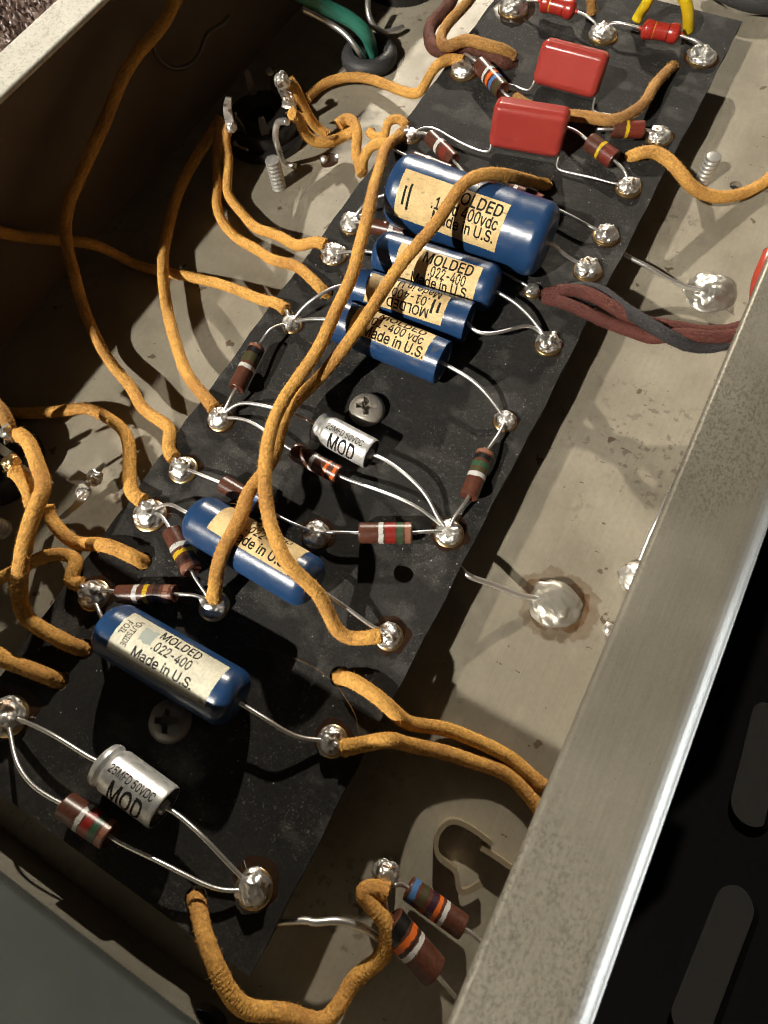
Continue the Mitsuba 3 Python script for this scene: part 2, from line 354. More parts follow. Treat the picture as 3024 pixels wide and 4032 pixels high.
WIRES = [{'id': 'W1',
  'pts': [[-3.09, 144.39, 1.5], [-2.86, 137.76, 3.5], [1.4, 127.7, 8.0], [5.81, 116.92, 11.5], [9.71, 107.09, 13.0], [12.24, 99.72, 13.5], [13.62, 94.87, 13.0],
          [14.68, 87.23, 12.5], [15.61, 77.66, 11.5], [15.01, 68.76, 10.5], [16.37, 61.66, 10.8], [19.33, 55.34, 11.3], [23.85, 49.05, 11.8], [28.38, 44.86, 12.0],
          [32.64, 42.3, 11.0], [37.68, 41.0, 8.0], [41.39, 38.47, 4.0], [44.2, 37.73, 2.2], [47.5, 39.59, 1.7], [48.69, 40.56, 1.4]],
  'r': 1.25,
  'mat': 'cloth_yellow',
  'label': 'long yellow cloth wire from the corner tangle over two capacitors to the right edge joint',
  'cat': 'wire',
  'kind': 'cloth'},
 {'id': 'W2',
  'pts': [[33.4, 145.63, 0.3], [31.2, 139.73, 5.0], [29.64, 131.2, 12.0], [26.65, 125.17, 16.0], [24.17, 120.08, 17.0], [23.17, 112.57, 15.5], [21.15, 103.97, 13.5],
          [20.3, 99.39, 12.5], [19.89, 91.08, 11.5], [18.66, 81.89, 9.5], [16.24, 74.52, 6.8], [14.8, 68.99, 6.3], [15.68, 63.94, 6.5], [17.75, 58.82, 7.0],
          [18.46, 53.42, 8.5], [19.09, 49.3, 9.8], [20.69, 45.65, 11.0], [20.87, 39.86, 10.0], [20.77, 35.43, 6.0], [20.68, 32.51, 2.0]],
  'r': 1.25,
  'mat': 'cloth_yellow',
  'label': 'long yellow cloth wire arching over the largest capacitor to the left resistor joint',
  'cat': 'wire',
  'kind': 'cloth'},
 {'id': 'A',
  'pts': [[-42.06, 130.66, 2.0], [-42.48, 128.08, 0.5], [-41.64, 125.85, -2.5], [-39.67, 121.55, -5.0], [-37.7, 118.16, -6.5], [-32.18, 115.22, -7.0],
          [-25.03, 111.71, -6.0], [-16.99, 110.34, -4.0], [-9.13, 107.69, -1.0], [-4.49, 108.19, 1.4], [-2.14, 108.24, 1.5]],
  'r': 1.25,
  'mat': 'cloth_yellow',
  'label': 'yellow cloth wire from the black tube socket to the joint left of the stacked capacitors',
  'cat': 'wire',
  'kind': 'cloth'},
 {'id': 'B',
  'pts': [[-46.71, 131.61, 0.0], [-46.01, 127.48, -3.0], [-41.99, 120.48, -5.0], [-38.62, 114.37, -6.5], [-33.96, 110.25, -7.2], [-27.14, 107.58, -7.2],
          [-21.8, 106.17, -6.0], [-14.93, 103.79, -4.0], [-6.84, 101.71, -0.2], [-1.25, 99.59, 1.3], [2.77, 98.0, 1.2], [3.35, 98.61, -1.0]],
  'r': 1.25,
  'mat': 'cloth_yellow',
  'label': 'yellow cloth wire over the left board edge into a hole by the stacked capacitors',
  'cat': 'wire',
  'kind': 'cloth'},
 {'id': 'C',
  'pts': [(-55.0, 139.21, 21.63), (-56.0, 133.39, 18.81), (-57.0, 124.61, 17.54), (-57.0, 116.57, 15.85), (-57.0, 110.05, 13.26), (-56.0, 100.15, 10.77),
          (-56.0, 92.51, 8.18), (-55.0, 86.94, 6.28), (-52.0, 81.15, 3.25), (-49.0, 78.35, 2.35), (-45.0, 73.32, -1.54), [-38.99, 68.16, -6.0], [-31.69, 64.55, -6.0],
          [-23.48, 61.4, -5.0], [-17.82, 58.56, -4.0], [-8.9, 56.77, -1.0], [-5.66, 54.66, 0.8], [-3.21, 51.81, 1.5], [-1.76, 51.2, 1.3]],
  'r': 1.3,
  'mat': 'cloth_yellow',
  'label': 'yellow cloth wire hanging from the dark left wall down to the board edge',
  'cat': 'wire',
  'kind': 'cloth'},
 {'id': 'D',
  'pts': [[-48.57, 134.09, -1.0], [-50.41, 129.33, -3.6], [-50.53, 121.77, -5.0], [-48.47, 111.89, -5.5], [-44.11, 101.97, -5.6], [-40.45, 95.19, -5.5],
          [-34.77, 87.87, -5.0], [-27.65, 80.29, -5.0], [-20.6, 74.21, -4.5], [-13.93, 69.4, -3.0], [-6.99, 66.18, -0.6], [-3.07, 64.47, 1.3], [-0.9, 63.56, 1.4]],
  'r': 1.35,
  'mat': 'cloth_yellow',
  'label': 'yellow cloth wire dropping from the socket side to the joint by the left edge resistor',
  'cat': 'wire',
  'kind': 'cloth'},
 {'id': 'E',
  'pts': [(-60.5, 74.32, 10.77), (-60.0, 79.38, 4.89), (-57.0, 84.4, 0.82), (-52.5, 87.61, -1.49), [-49.0, 91.24, -8.5], [-42.33, 91.82, -8.5], [-34.72, 93.17, -8.0],
          [-24.74, 93.96, -6.5], [-16.23, 92.95, -4.0], [-7.72, 91.41, -1.0], [-2.92, 90.47, 1.3], [-0.79, 89.88, 1.4]],
  'r': 1.25,
  'mat': 'cloth_yellow',
  'label': 'yellow cloth wire running along the chassis floor from the left to the paired-lead joint',
  'cat': 'wire',
  'kind': 'cloth'},
 {'id': 'F',
  'pts': [[-52.45, 43.15, -8.5], [-45.93, 46.08, -8.6], [-40.24, 49.13, -8.4], [-36.41, 51.56, -8.3], [-31.98, 53.77, -7.6], [-25.31, 53.9, -6.5], [-18.53, 52.33, -5.0],
          [-12.9, 48.18, -3.0], [-8.03, 43.82, -0.5], [-3.97, 41.47, 1.4], [-1.64, 41.29, 1.4]],
  'r': 1.35,
  'mat': 'cloth_yellow',
  'label': 'yellow cloth wire curling over the torn metal tag to the left board edge',
  'cat': 'wire',
  'kind': 'cloth'},
 {'id': 'Gw',
  'pts': [[-22.01, 32.02, -4.0], [-20.25, 30.44, -5.0], [-16.02, 29.22, -4.5], [-10.43, 28.98, -2.5], [-4.5, 30.71, 0.5], [0.64, 31.66, 1.8], [3.89, 31.86, 1.0],
          [4.21, 31.96, -1.4]],
  'r': 1.4,
  'mat': 'cloth_yellow',
  'label': 'yellow cloth wire entering the board hole left of the front resistors',
  'cat': 'wire',
  'kind': 'cloth'},
 {'id': 'H',
  'pts': [[-27.87, 40.63, 6.0], [-23.09, 39.76, 8.0], [-16.69, 36.35, 9.0], [-13.37, 34.29, 10.0], [-11.53, 30.6, 10.5], [-9.84, 25.81, 10.0], [-8.18, 20.4, 8.0],
          [-6.82, 16.89, 6.0], [-4.91, 14.55, 3.8], [-0.52, 14.21, 2.4], [2.92, 14.23, 1.0], [4.53, 14.4, -1.4]],
  'r': 1.4,
  'mat': 'cloth_yellow',
  'label': 'thick yellow cloth wire rising from the left socket and dipping into the front left board',
  'cat': 'wire',
  'kind': 'cloth'},
 {'id': 'I',
  'pts': [[-21.26, 14.9, -4.0], [-19.61, 17.45, -4.0], [-17.4, 20.34, -3.5], [-13.85, 23.95, -2.0], [-10.16, 25.91, -0.5], [-5.93, 26.18, 1.0], [-4.61, 24.16, 1.5],
          [-3.7, 23.06, 1.5], [-1.98, 23.4, 1.3]],
  'r': 1.3,
  'mat': 'cloth_yellow',
  'label': 'yellow cloth wire looping to the joint behind the front blue capacitor',
  'cat': 'wire',
  'kind': 'cloth'},
 {'id': 'J',
  'pts': [[-7.53, 7.02, 2.8], [-4.48, 7.14, 2.4], [-0.62, 7.72, 1.8], [2.79, 8.23, 1.0], [4.11, 8.14, -1.4]],
  'r': 1.4,
  'mat': 'cloth_yellow',
  'label': 'short yellow cloth wire entering the board at the left picture edge',
  'cat': 'wire',
  'kind': 'cloth'},
 {'id': 'K',
  'pts': [[-23.81, 34.51, 4.0], [-21.06, 33.14, 4.0], [-18.95, 31.94, 3.0], [-17.65, 29.1, 2.5], [-17.95, 25.81, 1.0]],
  'r': 1.3,
  'mat': 'cloth_yellow',
  'label': 'yellow cloth wire behind the thick riser at the left socket',
  'cat': 'wire',
  'kind': 'cloth'},
 {'id': 'L',
  'pts': [[45.8, 31.63, -1.0], [47.6, 32.03, 0.8], [51.13, 32.1, 1.8], [55.98, 31.33, 0.4], [59.47, 30.9, -4.6], [64.38, 32.76, -7.6], [69.76, 33.75, -8.1],
          [76.49, 34.13, -8.6], [80.13, 33.44, -8.6], [83.21, 32.73, -8.7]],
  'r': 1.3,
  'mat': 'cloth_yellow',
  'label': 'yellow cloth wire leaving a board hole and running under the right flange',
  'cat': 'wire',
  'kind': 'cloth'},
 {'id': 'Mw',
  'pts': [[52.08, 22.68, 1.3], [53.93, 24.23, 2.0], [57.16, 26.77, 1.8], [59.31, 27.61, -1.6], [62.26, 28.32, -5.6], [67.31, 29.81, -7.4], [72.59, 30.9, -8.4],
          [77.33, 31.61, -8.6], [80.75, 30.84, -8.7], [84.05, 29.54, -8.7]],
  'r': 1.3,
  'mat': 'cloth_yellow',
  'label': 'yellow cloth wire from the front right joint running under the right flange',
  'cat': 'wire',
  'kind': 'cloth'},
 {'id': 'N',
  'pts': [[42.92, -6.07, -1.0], [44.37, -6.25, 1.0], [47.6, -7.86, 3.0], [52.03, -10.44, 3.0], [57.06, -12.97, 0.0], [62.23, -11.88, -3.0], [67.21, -10.9, -5.0],
          [68.53, -7.63, -6.0], [68.94, -4.79, -6.5], [70.85, -0.48, -5.5], [70.61, 2.53, -4.0], [69.31, 4.54, -3.0], [66.65, 5.63, -2.5], [64.47, 6.74, -2.2],
          [65.5, 7.67, -2.6], [67.63, 8.09, -3.0]],
  'r': 1.3,
  'mat': 'cloth_yellow',
  'label': 'yellow cloth wire looping from the front of the board up to the floor terminal',
  'cat': 'wire',
  'kind': 'cloth'},
 {'id': 'O',
  'pts': [[46.74, 162.39, -0.6], [48.04, 161.52, 1.2], [50.59, 162.91, 1.6], [53.85, 163.12, 1.2], [57.9, 161.96, 0.0], [62.58, 162.39, -3.0], [68.13, 165.93, -6.0],
          [71.86, 170.09, -7.5], [74.86, 174.77, -8.4], [77.63, 180.27, -8.5]],
  'r': 1.4,
  'mat': 'cloth_yellow',
  'label': 'yellow cloth wire leaving the upper right board edge past a threaded stud',
  'cat': 'wire',
  'kind': 'cloth'},
 {'id': 'Pw',
  'pts': [[45.28, 194.47, -0.2], [44.9, 189.11, 1.6], [44.18, 181.19, 3.0], [44.24, 173.96, 4.0], [42.57, 168.52, 4.2], [39.54, 165.3, 4.0], [34.72, 164.85, 3.6],
          [29.53, 164.28, 3.0], [23.31, 163.96, 2.5], [19.45, 165.02, 2.0], [16.06, 166.62, 1.5]],
  'r': 1.3,
  'mat': 'cloth_tan',
  'label': 'brownish cloth wire curving behind the front red capacitor',
  'cat': 'wire',
  'kind': 'cloth'},
 {'id': 'Q',
  'pts': [[-1.26, 173.85, 1.3], [-3.9, 173.12, 1.6], [-6.52, 169.87, 1.2], [-8.18, 168.13, -1.5], [-10.07, 167.54, -4.5], [-14.3, 168.62, -6.5], [-20.85, 170.32, -7.5],
          [-28.91, 170.97, -8.0], [-35.0, 167.97, -8.0], [-38.48, 163.74, -8.4], [-39.54, 158.09, -8.5]],
  'r': 1.25,
  'mat': 'cloth_yellow',
  'label': 'yellow cloth wire from the top left joint across the floor below the grommet',
  'cat': 'wire',
  'kind': 'cloth'},
 {'id': 'Rw',
  'pts': [[-30.84, 141.7, 8.0], [-29.53, 141.62, 7.0], [-29.79, 143.34, 3.0], [-29.36, 144.48, -1.0], [-28.63, 146.07, -5.0], [-26.07, 147.25, -7.5]],
  'r': 1.3,
  'mat': 'cloth_yellow',
  'label': 'yellow cloth wire coming down from the tall socket lug',
  'cat': 'wire',
  'kind': 'cloth'},
 {'id': 'S',
  'pts': [[-27.41, 136.05, 5.0], [-26.93, 137.64, 3.0], [-27.11, 138.97, -1.0], [-25.91, 140.4, -4.0], [-23.3, 143.16, -5.5], [-21.2, 147.25, -6.0],
          [-18.72, 148.7, -5.0]],
  'r': 1.35,
  'mat': 'cloth_yellow',
  'label': 'yellow cloth wire under the socket lug wire, meeting the hooked wire',
  'cat': 'wire',
  'kind': 'cloth'},
 {'id': 'Tw',
  'pts': [[-22.81, 147.78, -4.0], [-21.76, 149.61, -3.5], [-19.16, 149.11, -3.0], [-16.22, 145.82, -3.5], [-14.86, 142.73, -5.0], [-12.95, 140.35, -6.0],
          [-10.95, 138.58, -7.0]],
  'r': 1.35,
  'mat': 'cloth_yellow',
  'label': 'hook shaped yellow cloth wire beside the left board corner',
  'cat': 'wire',
  'kind': 'cloth'},
 {'id': 'U',
  'pts': [[-11.47, 139.5, -7.0], [-11.09, 140.16, -4.0], [-9.73, 141.24, -1.5], [-7.04, 141.27, 0.5], [-4.9, 141.24, 1.2], [-3.53, 142.53, 1.5]],
  'r': 1.2,
  'mat': 'cloth_yellow',
  'label': 'short yellow cloth wire coming up over the left board corner',
  'cat': 'wire',
  'kind': 'cloth'},
 {'id': 'V',
  'pts': [[-13.02, 146.96, -2.5], [-9.79, 145.2, -1.5], [-8.06, 145.66, -0.5], [-8.0, 146.88, 1.0], [-7.1, 148.37, 1.6], [-5.29, 148.89, 1.6], [-3.45, 147.75, 1.4]],
  'r': 1.05,
  'mat': 'cloth_yellow',
  'label': 'frayed yellow cloth wire bent round the left board corner',
  'cat': 'wire',
  'kind': 'cloth'},
 {'id': 'X1',
  'pts': [[-13.39, 193.72, 4.0], [-13.01, 187.73, 3.0], [-14.28, 182.45, 2.0], [-12.71, 178.13, 1.5], [-9.06, 174.82, 1.7], [-5.87, 175.29, 2.2], [-2.11, 177.08, 2.8],
          [3.63, 177.4, 2.6], [7.78, 177.72, 1.5], [9.39, 180.35, -0.5]],
  'r': 1.7,
  'mat': 'cloth_brown',
  'label': 'brown cloth wire at the top bending over the board',
  'cat': 'wire',
  'kind': 'cloth'},
 {'id': 'X2',
  'pts': [[-7.53, 194.09, 5.0], [-8.17, 187.46, 4.5], [-9.15, 180.81, 4.0], [-8.2, 175.55, 3.6], [-5.54, 173.62, 3.9], [-2.14, 175.99, 4.6], [2.95, 176.61, 4.6],
          [7.29, 178.12, 3.6], [9.32, 179.76, 1.6]],
  'r': 1.35,
  'mat': 'cloth_tan',
  'label': 'tan cloth wire lying on the brown wire at the top',
  'cat': 'wire',
  'kind': 'cloth'},
 {'id': 'Y',
  'pts': [[31.77, 204.86, 1.2], [32.22, 205.08, 3.0], [33.1, 203.78, 6.0], [33.56, 204.52, 8.0], [36.1, 205.79, 9.0], [39.89, 204.52, 9.0], [42.11, 204.78, 7.0],
          [43.59, 205.62, 4.0], [44.52, 206.77, 1.0]],
  'r': 1.3,
  'mat': 'plastic_yellow',
  'label': 'bright yellow plastic wire looped at the top edge',
  'cat': 'wire',
  'kind': 'plain'},
 {'id': 'Zs',
  'pts': [[17.33, 206.29, 6.0], [18.9, 205.04, 4.0], [20.12, 205.29, 0.3]],
  'r': 1.2,
  'mat': 'cloth_tan',
  'label': 'tan cloth wire end standing at the top edge between the red resistors',
  'cat': 'wire',
  'kind': 'cloth'},
 {'id': 'bun1',
  'pts': [[45.16, 117.52, 0.2], [47.15, 117.83, 2.0], [50.76, 118.83, 3.0], [55.28, 118.71, 3.2], [60.82, 117.65, 3.0], [65.81, 118.1, 2.5], [70.67, 119.7, 2.0],
          [76.29, 121.69, 1.5], [81.35, 125.42, 1.0], [83.79, 129.09, 0.5]],
  'r': 1.3,
  'mat': 'cloth_maroon',
  'label': 'maroon cloth wire of the twisted bundle, upper strand',
  'cat': 'wire',
  'kind': 'cloth'},
 {'id': 'bun2',
  'pts': [[45.75, 116.94, 0.2], [48.27, 116.19, 1.6], [53.26, 115.89, 1.8], [58.93, 115.87, 1.2], [64.0, 116.24, 0.8], [68.44, 116.46, 1.2], [71.41, 117.2, 3.0],
          [76.32, 118.89, 3.4], [80.65, 121.56, 3.0], [84.07, 125.49, 2.0]],
  'r': 1.3,
  'mat': 'cloth_maroon',
  'label': 'maroon cloth wire of the twisted bundle, lower strand',
  'cat': 'wire',
  'kind': 'cloth'},
 {'id': 'bun3',
  'pts': [[45.79, 118.67, -1.0], [50.26, 121.77, 0.4], [54.46, 122.08, 1.5], [59.62, 119.32, 2.8], [64.82, 116.33, 4.4], [69.08, 114.92, 4.8], [73.69, 116.3, 2.6],
          [77.5, 118.7, 1.0], [80.73, 121.51, 0.5], [83.83, 125.87, 0.0]],
  'r': 1.3,
  'mat': 'cloth_black',
  'label': 'black cloth wire twisted round the maroon pair',
  'cat': 'wire',
  'kind': 'cloth'},
 {'id': 'gr',
  'pts': [[-42.94, 165.11, 12.0], [-41.39, 169.95, 8.0], [-38.75, 174.32, 4.0], [-34.7, 177.08, 1.0], [-32.01, 178.41, -2.0], [-31.78, 180.32, -6.0],
          [-32.36, 181.59, -10.0], [-34.49, 184.79, -14.0]],
  'r': 1.75,
  'mat': 'plastic_green',
  'label': 'green plastic wire going down through the rubber grommet',
  'cat': 'wire',
  'kind': 'plain'},
 {'id': 'bare1',
  'pts': [[-46.59, 171.72, 4.0], [-41.44, 176.68, -1.0], [-36.41, 176.67, -3.0], [-33.47, 176.82, -6.0], [-34.4, 181.04, -11.0]],
  'r': 0.75,
  'mat': 'tinned',
  'label': 'bare tinned wire going into the grommet beside the green wire',
  'cat': 'wire',
  'kind': 'bare'},
 {'id': 'bare2',
  'pts': [[-38.85, 191.84, -2.0], [-37.3, 189.18, -4.0], [-35.69, 188.63, -6.0], [-33.57, 189.09, -7.5], [-31.19, 191.04, -8.0], [-29.58, 194.49, -8.5]],
  'r': 0.8,
  'mat': 'tinned',
  'label': 'bare hooked wire soldered to the floor at the top',
  'cat': 'wire',
  'kind': 'bare'},
 {'id': 'loop',
  'pts': [(-59.0, 139.15, 16.99), (-60.5, 135.19, 15.32), (-61.0, 132.32, 12.92), (-61.0, 133.41, 9.28), (-60.0, 136.06, 6.79), (-59.0, 141.26, 5.82),
          (-58.0, 144.17, 7.39), (-57.0, 146.61, 9.36), (-56.0, 151.78, 9.18), (-55.0, 153.57, 10.13)],
  'r': 0.55,
  'mat': 'dark_wire',
  'label': 'thin dark wire loop in the shade by the left wall',
  'cat': 'wire',
  'kind': 'bare'},
 {'id': 'red',
  'pts': [[82.08, 148.99, -1.0], [82.12, 145.61, -1.0], [82.37, 142.72, -2.0], [83.69, 139.99, -4.0], [85.59, 138.37, -7.0]],
  'r': 1.3,
  'mat': 'plastic_red',
  'label': 'red plastic wire with soldered end at the right picture edge',
  'cat': 'wire',
  'kind': 'plain'},
 {'id': 'gl1',
  'pts': [(51.5, 142.0, -5.5), [51.05, 139.54, -3.0], [55.5, 138.9, -4.0], [60.75, 138.91, -5.0], [65.71, 139.29, -6.5], [70.45, 139.75, -7.5], [73.66, 140.37, -7.5]],
  'r': 0.5,
  'mat': 'tinned',
  'label': 'bare ground wire from the board to the upper floor solder blob',
  'cat': 'wire',
  'kind': 'bare'},
 {'id': 'gl2',
  'pts': [(51.0, 61.5, -5.5), [56.46, 57.82, -3.0], [59.39, 58.22, -4.0], [62.24, 59.02, -5.5], [66.91, 60.07, -7.5], [69.12, 61.01, -8.5], [70.72, 61.53, -8.5]],
  'r': 0.55,
  'mat': 'tinned',
  'label': 'bare ground wire from the board to the flux stained solder blob',
  'cat': 'wire',
  'kind': 'bare'},
 {'id': 'gl3',
  'pts': [[52.87, -4.91, -4.0], [55.92, -2.87, -3.4], [58.91, -0.96, -3.1], [60.02, -0.52, -3.0], [62.33, 0.95, -3.2], [64.97, 1.76, -4.0], [67.42, 1.95, -5.0],
          [69.68, 1.57, -6.0]],
  'r': 0.55,
  'mat': 'tinned',
  'label': 'bare wire from under the board to the floor terminal at the front',
  'cat': 'wire',
  'kind': 'bare'},
 {'id': 'edge',
  'pts': [[82.7, 91.56, -2.0], [82.6, 87.33, -3.0], [82.58, 83.16, -4.0], [82.9, 80.05, -6.0], [83.49, 76.66, -8.5]],
  'r': 0.5,
  'mat': 'tinned',
  'label': 'bare wire slanting down below the right flange to a shiny solder dome',
  'cat': 'wire',
  'kind': 'bare'},
 {'id': 'strand',
  'pts': [[29.74, 28.69, 1.0], [39.35, 30.8, 0.5], [45.54, 30.51, 0.7], [49.04, 29.12, 1.2], [51.72, 27.4, 1.0], [53.36, 25.16, 0.5]],
  'r': 0.022,
  'mat': 'cloth_tan',
  'label': 'stray tan fibre lying on the board by the front right joint',
  'cat': 'fibre',
  'kind': 'bare'},
 {'id': 'socketlead',
  'pts': [[-25.93, 132.39, 6.0], [-29.25, 132.62, 4.5], [-29.92, 131.55, 2.0], [-30.86, 132.62, -3.0], [-32.01, 135.05, -8.5], [-29.45, 135.98, -9.2]],
  'r': 0.75,
  'mat': 'tinned',
  'label': 'bare wire from the socket lug down to the stud foot',
  'cat': 'wire',
  'kind': 'bare'},
 {'id': 'Kk',
  'pts': [[-36.21, 43.59, 8.0], [-32.69, 42.78, 8.0], [-30.83, 41.43, 7.0], [-30.02, 39.4, 5.0]],
  'r': 1.25,
  'mat': 'cloth_tan',
  'label': 'short frayed tan cloth wire on top of the left socket lugs',
  'cat': 'wire',
  'kind': 'cloth'},
 {'id': 'Km',
  'pts': [[-23.02, 34.45, 7.0], [-20.47, 33.62, 6.5], [-18.25, 32.3, 6.0], [-18.35, 31.12, 4.0]],
  'r': 1.3,
  'mat': 'cloth_yellow',
  'label': 'yellow cloth wire soldered to the brassy lug of the left socket',
  'cat': 'wire',
  'kind': 'cloth'}]
MISC = {'floor_z': -10.0,
 'blob_up': [75.75, 142.37, -9.0],
 'blob_flux': [73.14, 62.13, -9.0],
 'blob_dome': [83.15, 73.64, -8.8],
 'blob_small': [82.94, 62.44, -9.0],
 'screw1': [25.61, 77.22, 0.3],
 'screw2': [25.29, 12.57, 0.3],
 'hole': [47.03, 52.12, 0.0],
 'holes': [[46.01, 31.79, 0.0], [43.22, -5.85, 0.0], [4.45, 31.98, 0.0], [4.88, 14.55, 0.0], [4.44, 8.41, 0.0], [3.58, 98.21, 0.0], [32.91, 146.06, 0.0],
           [45.24, 193.81, 0.0], [46.89, 161.89, -0.0], [45.52, 117.58, 0.0]],
 'floor_holes': [[71.26, 176.38, -10.0], [52.53, -20.9, -10.0]],
 'stud1': [-30.4, 128.9],
 'stud2': [63.51, 173.29],
 'stud3': [-31.41, 23.7],
 'grommet': [-32.29, 179.85, -9.0],
 'socket': [-43.63, 143.64, -10.0],
 'socket2': [-34.96, 33.53, -4.0],
 'lug_tall': [[-33.15, 143.63, -0.0], [-32.22, 141.25, 4.0], [-30.64, 138.41, 9.0], [-29.47, 137.83, 12.0]],
 'lug2': [[-40.63, 128.82, 2.5], [-40.95, 129.59, 6.0], [-40.07, 130.3, 9.0]],
 'tag': [[-19.95, 39.51, -2.0], [-18.93, 39.9, -4.0], [-17.83, 41.09, -4.5], [-17.39, 42.97, -4.0], [-16.98, 43.8, -3.0]],
 'tag2': [[-18.21, 39.52, -4.0], [-18.35, 37.9, -5.5], [-19.22, 35.71, -7.5], [-20.53, 33.41, -8.5], [-21.4, 31.27, -9.0]],
 'clip': [[80.05, 15.49, -7.0], [77.83, 12.97, -7.0], [76.74, 13.85, -7.0], [75.78, 14.98, -7.0], [73.17, 15.33, -7.0], [71.74, 16.37, -7.0], [71.13, 18.27, -7.0],
          [71.39, 19.67, -7.0], [72.18, 20.87, -7.0], [74.2, 21.5, -7.0], [76.66, 21.49, -7.0], [79.22, 21.19, -7.0]],
 'clip2': [[77.97, 19.87, -7.0], [80.11, 19.85, -7.0], [82.83, 19.69, -7.0], [85.76, 19.54, -7.0]],
 'red': [{'bl': [17.52, 172.32, 2.0],
          'br': [33.19, 172.77, 2.0],
          'up': [-0.59, 3.18, 8.0],
          'leads': [[[17.86, 172.45, 1.8], [17.64, 172.58, 0.8], [17.18, 171.81, 0.6], [13.78, 171.76, 0.7], [12.2, 171.44, 0.8]],
                    [[32.94, 172.98, 1.8], [33.49, 172.39, 0.7], [34.19, 171.65, 0.5], [37.77, 171.73, 0.6], [41.52, 171.74, 0.8]]]},
         {'bl': [17.19, 148.8, 2.0],
          'br': [33.25, 151.82, 2.0],
          'up': [-0.93, 1.39, 9.0],
          'leads': [[[17.7, 148.99, 1.8], [17.56, 149.26, 1.0], [17.17, 148.88, 0.8], [8.46, 149.23, 1.0], [1.47, 149.83, 1.3], [-1.63, 146.64, 0.9]],
                    [[33.01, 151.99, 1.8], [33.26, 151.43, 0.8], [34.11, 150.84, 0.6], [40.74, 151.14, 0.8], [47.52, 151.3, 1.2], [49.68, 152.27, 0.9]]]}],
 'term': [66.42, 9.69, -4.0],
 'slots': [[[131.52, 31.26, -40.0], [129.95, 7.97, -40.0]], [[127.29, 68.61, -40.0], [128.59, 48.79, -40.0]]],
 'pits': [[114.74, 97.62, -40.0], [114.48, 82.08, -40.0], [115.89, 69.39, -40.0], [117.63, 63.31, -40.0], [115.55, 53.67, -40.0]],
 'topcan': [-40.53, 215.58, -10.0],
 'topring': [50.22, 237.89, -6.0],
 'tab': [58.12, 207.49, -1.5],
 'ball': [-24.5, 141.73, -9.5],
 'brassy': [-24.46, 35.35, 6.5],
 'lug_l': [[-32.77, 39.0, 2.0], [-30.11, 39.85, 6.0], [-28.76, 40.52, 9.0]],
 'CAM': {'origin': [61.124, 31.196, 98.209], 'fwd': [-0.2153, 0.27884, -0.93589], 'up': [-0.43349, 0.83148, 0.34746], 'fov': 67.139}}


# ------------------------------------------------------------------ materials
def P3(p):
    return p.x * 1000.0, p.y * 1000.0, p.z * 1000.0


def pr(col, rough=.5, metal=0., spec=.5, **k):
    d = {'type': 'principled', 'base_color': col if isinstance(col, dict) else {'type': 'rgb', 'value': list(col)}, 'roughness': rough, 'metallic': metal, 'specular': spec}
    d.update(k)
    return d


def two(b):
    return {'type': 'twosided', 'bsdf': b}


def bumped(b, fn, scale=1.0, eps=5e-5):
    return {'type': 'bumpmap', 'arbitrary': proc(fn, eps), 'scale': scale, 'bsdf': b}


FLUX = MISC['blob_flux']


def floor_col(p, n, uv):
    x, y, z = P3(p)
    a = fbm(x * .055, y * .055, z * .055, 4)
    c = mix((.178, .158, .120), (.262, .236, .184), smoothstep(.3, .72, a))
    c = mix(c, mi.Color3f(.25, .222, .175), smoothstep(.55, .8, fbm(x * .12 + 7, y * .12, z * .1, 3)) * .6)
    c = c * (.93 + .14 * fbm(x * 1.6, y * 1.6, z * 1.6, 3))
    c = c * (.94 + .12 * fbm(x * 4.5, y * .16, z, 3))
    d1, d2, w = voronoi(x * .085 + .13 * noise(x, y), y * .085 + .13 * noise(x + 40, y))
    spot = dr.select(w > .62, 1., 0.) * (1 - smoothstep(.02 + .025 * w, .035 + .04 * w, d1))
    c = mix(c, mi.Color3f(.08, .05, .03), spot * .85)
    e1, e2, v = voronoi(x * .30 + .5 * noise(x * 2, y * 2), y * .30)
    c = mix(c, mi.Color3f(.08, .06, .045), dr.select(v > .86, 1., 0.) * (1 - smoothstep(.03, .07, e1)) * .9)
    # scattered grime with a grain of its own
    g = smoothstep(.60, .75, fbm(x * .9 + 3, y * .9, z * .9, 4)) * smoothstep(.5, .7, fbm(x * .05 + 9, y * .05, z * .05, 3))
    c = mix(c, mi.Color3f(.125, .105, .08), g * .75)
    # flux stain round the front floor solder blob
    dx, dy = x - FLUX[0], y - FLUX[1]
    r = dr.sqrt(dx * dx + dy * dy) + 4.2 * (fbm(x * .33, y * .33, 0., 4) - .5)
    st = smoothstep(3.2, 3.5, r) * (1 - .45 * smoothstep(5.2, 5.5, r) - .55 * smoothstep(6.7, 7.3, r))
    c = mix(c, mi.Color3f(.078, .036, .009), st * (.62 + .38 * noise(x * .7, y * .7)))
    return c


def flange_col(p, n, uv):
    x, y, z = P3(p)
    a = fbm(x * .07, y * .07, z * .07, 4)
    c = mix((.165, .150, .120), (.222, .205, .168), smoothstep(.35, .7, a))
    g = smoothstep(.44, .66, fbm(x * 4.4 + .5 * y, y * 3.0, z * 4.4, 4)) * smoothstep(.38, .62, fbm(x * .10 + 21, y * .05, z * .06, 4))
    c = mix(c, mi.Color3f(.085, .074, .056), g * .6)
    k1, k2, kw = voronoi(x * 1.25 + .5 * noise(x, y), y * 1.0)
    c = mix(c, mi.Color3f(.06, .05, .04), dr.select(kw > .90, 1., 0.) * (1 - smoothstep(.03, .09, k1)) * .6)
    c = c * (.90 + .20 * fbm(x * 5., y * .22 + 4., z * 5., 3)) * (.94 + .12 * noise(x * 6, y * 6, z * 6))
    return c


def metal_rough(p, n, uv):
    x, y, z = P3(p)
    return .46 + .22 * fbm(x * .15, y * .15, z * .15, 3)


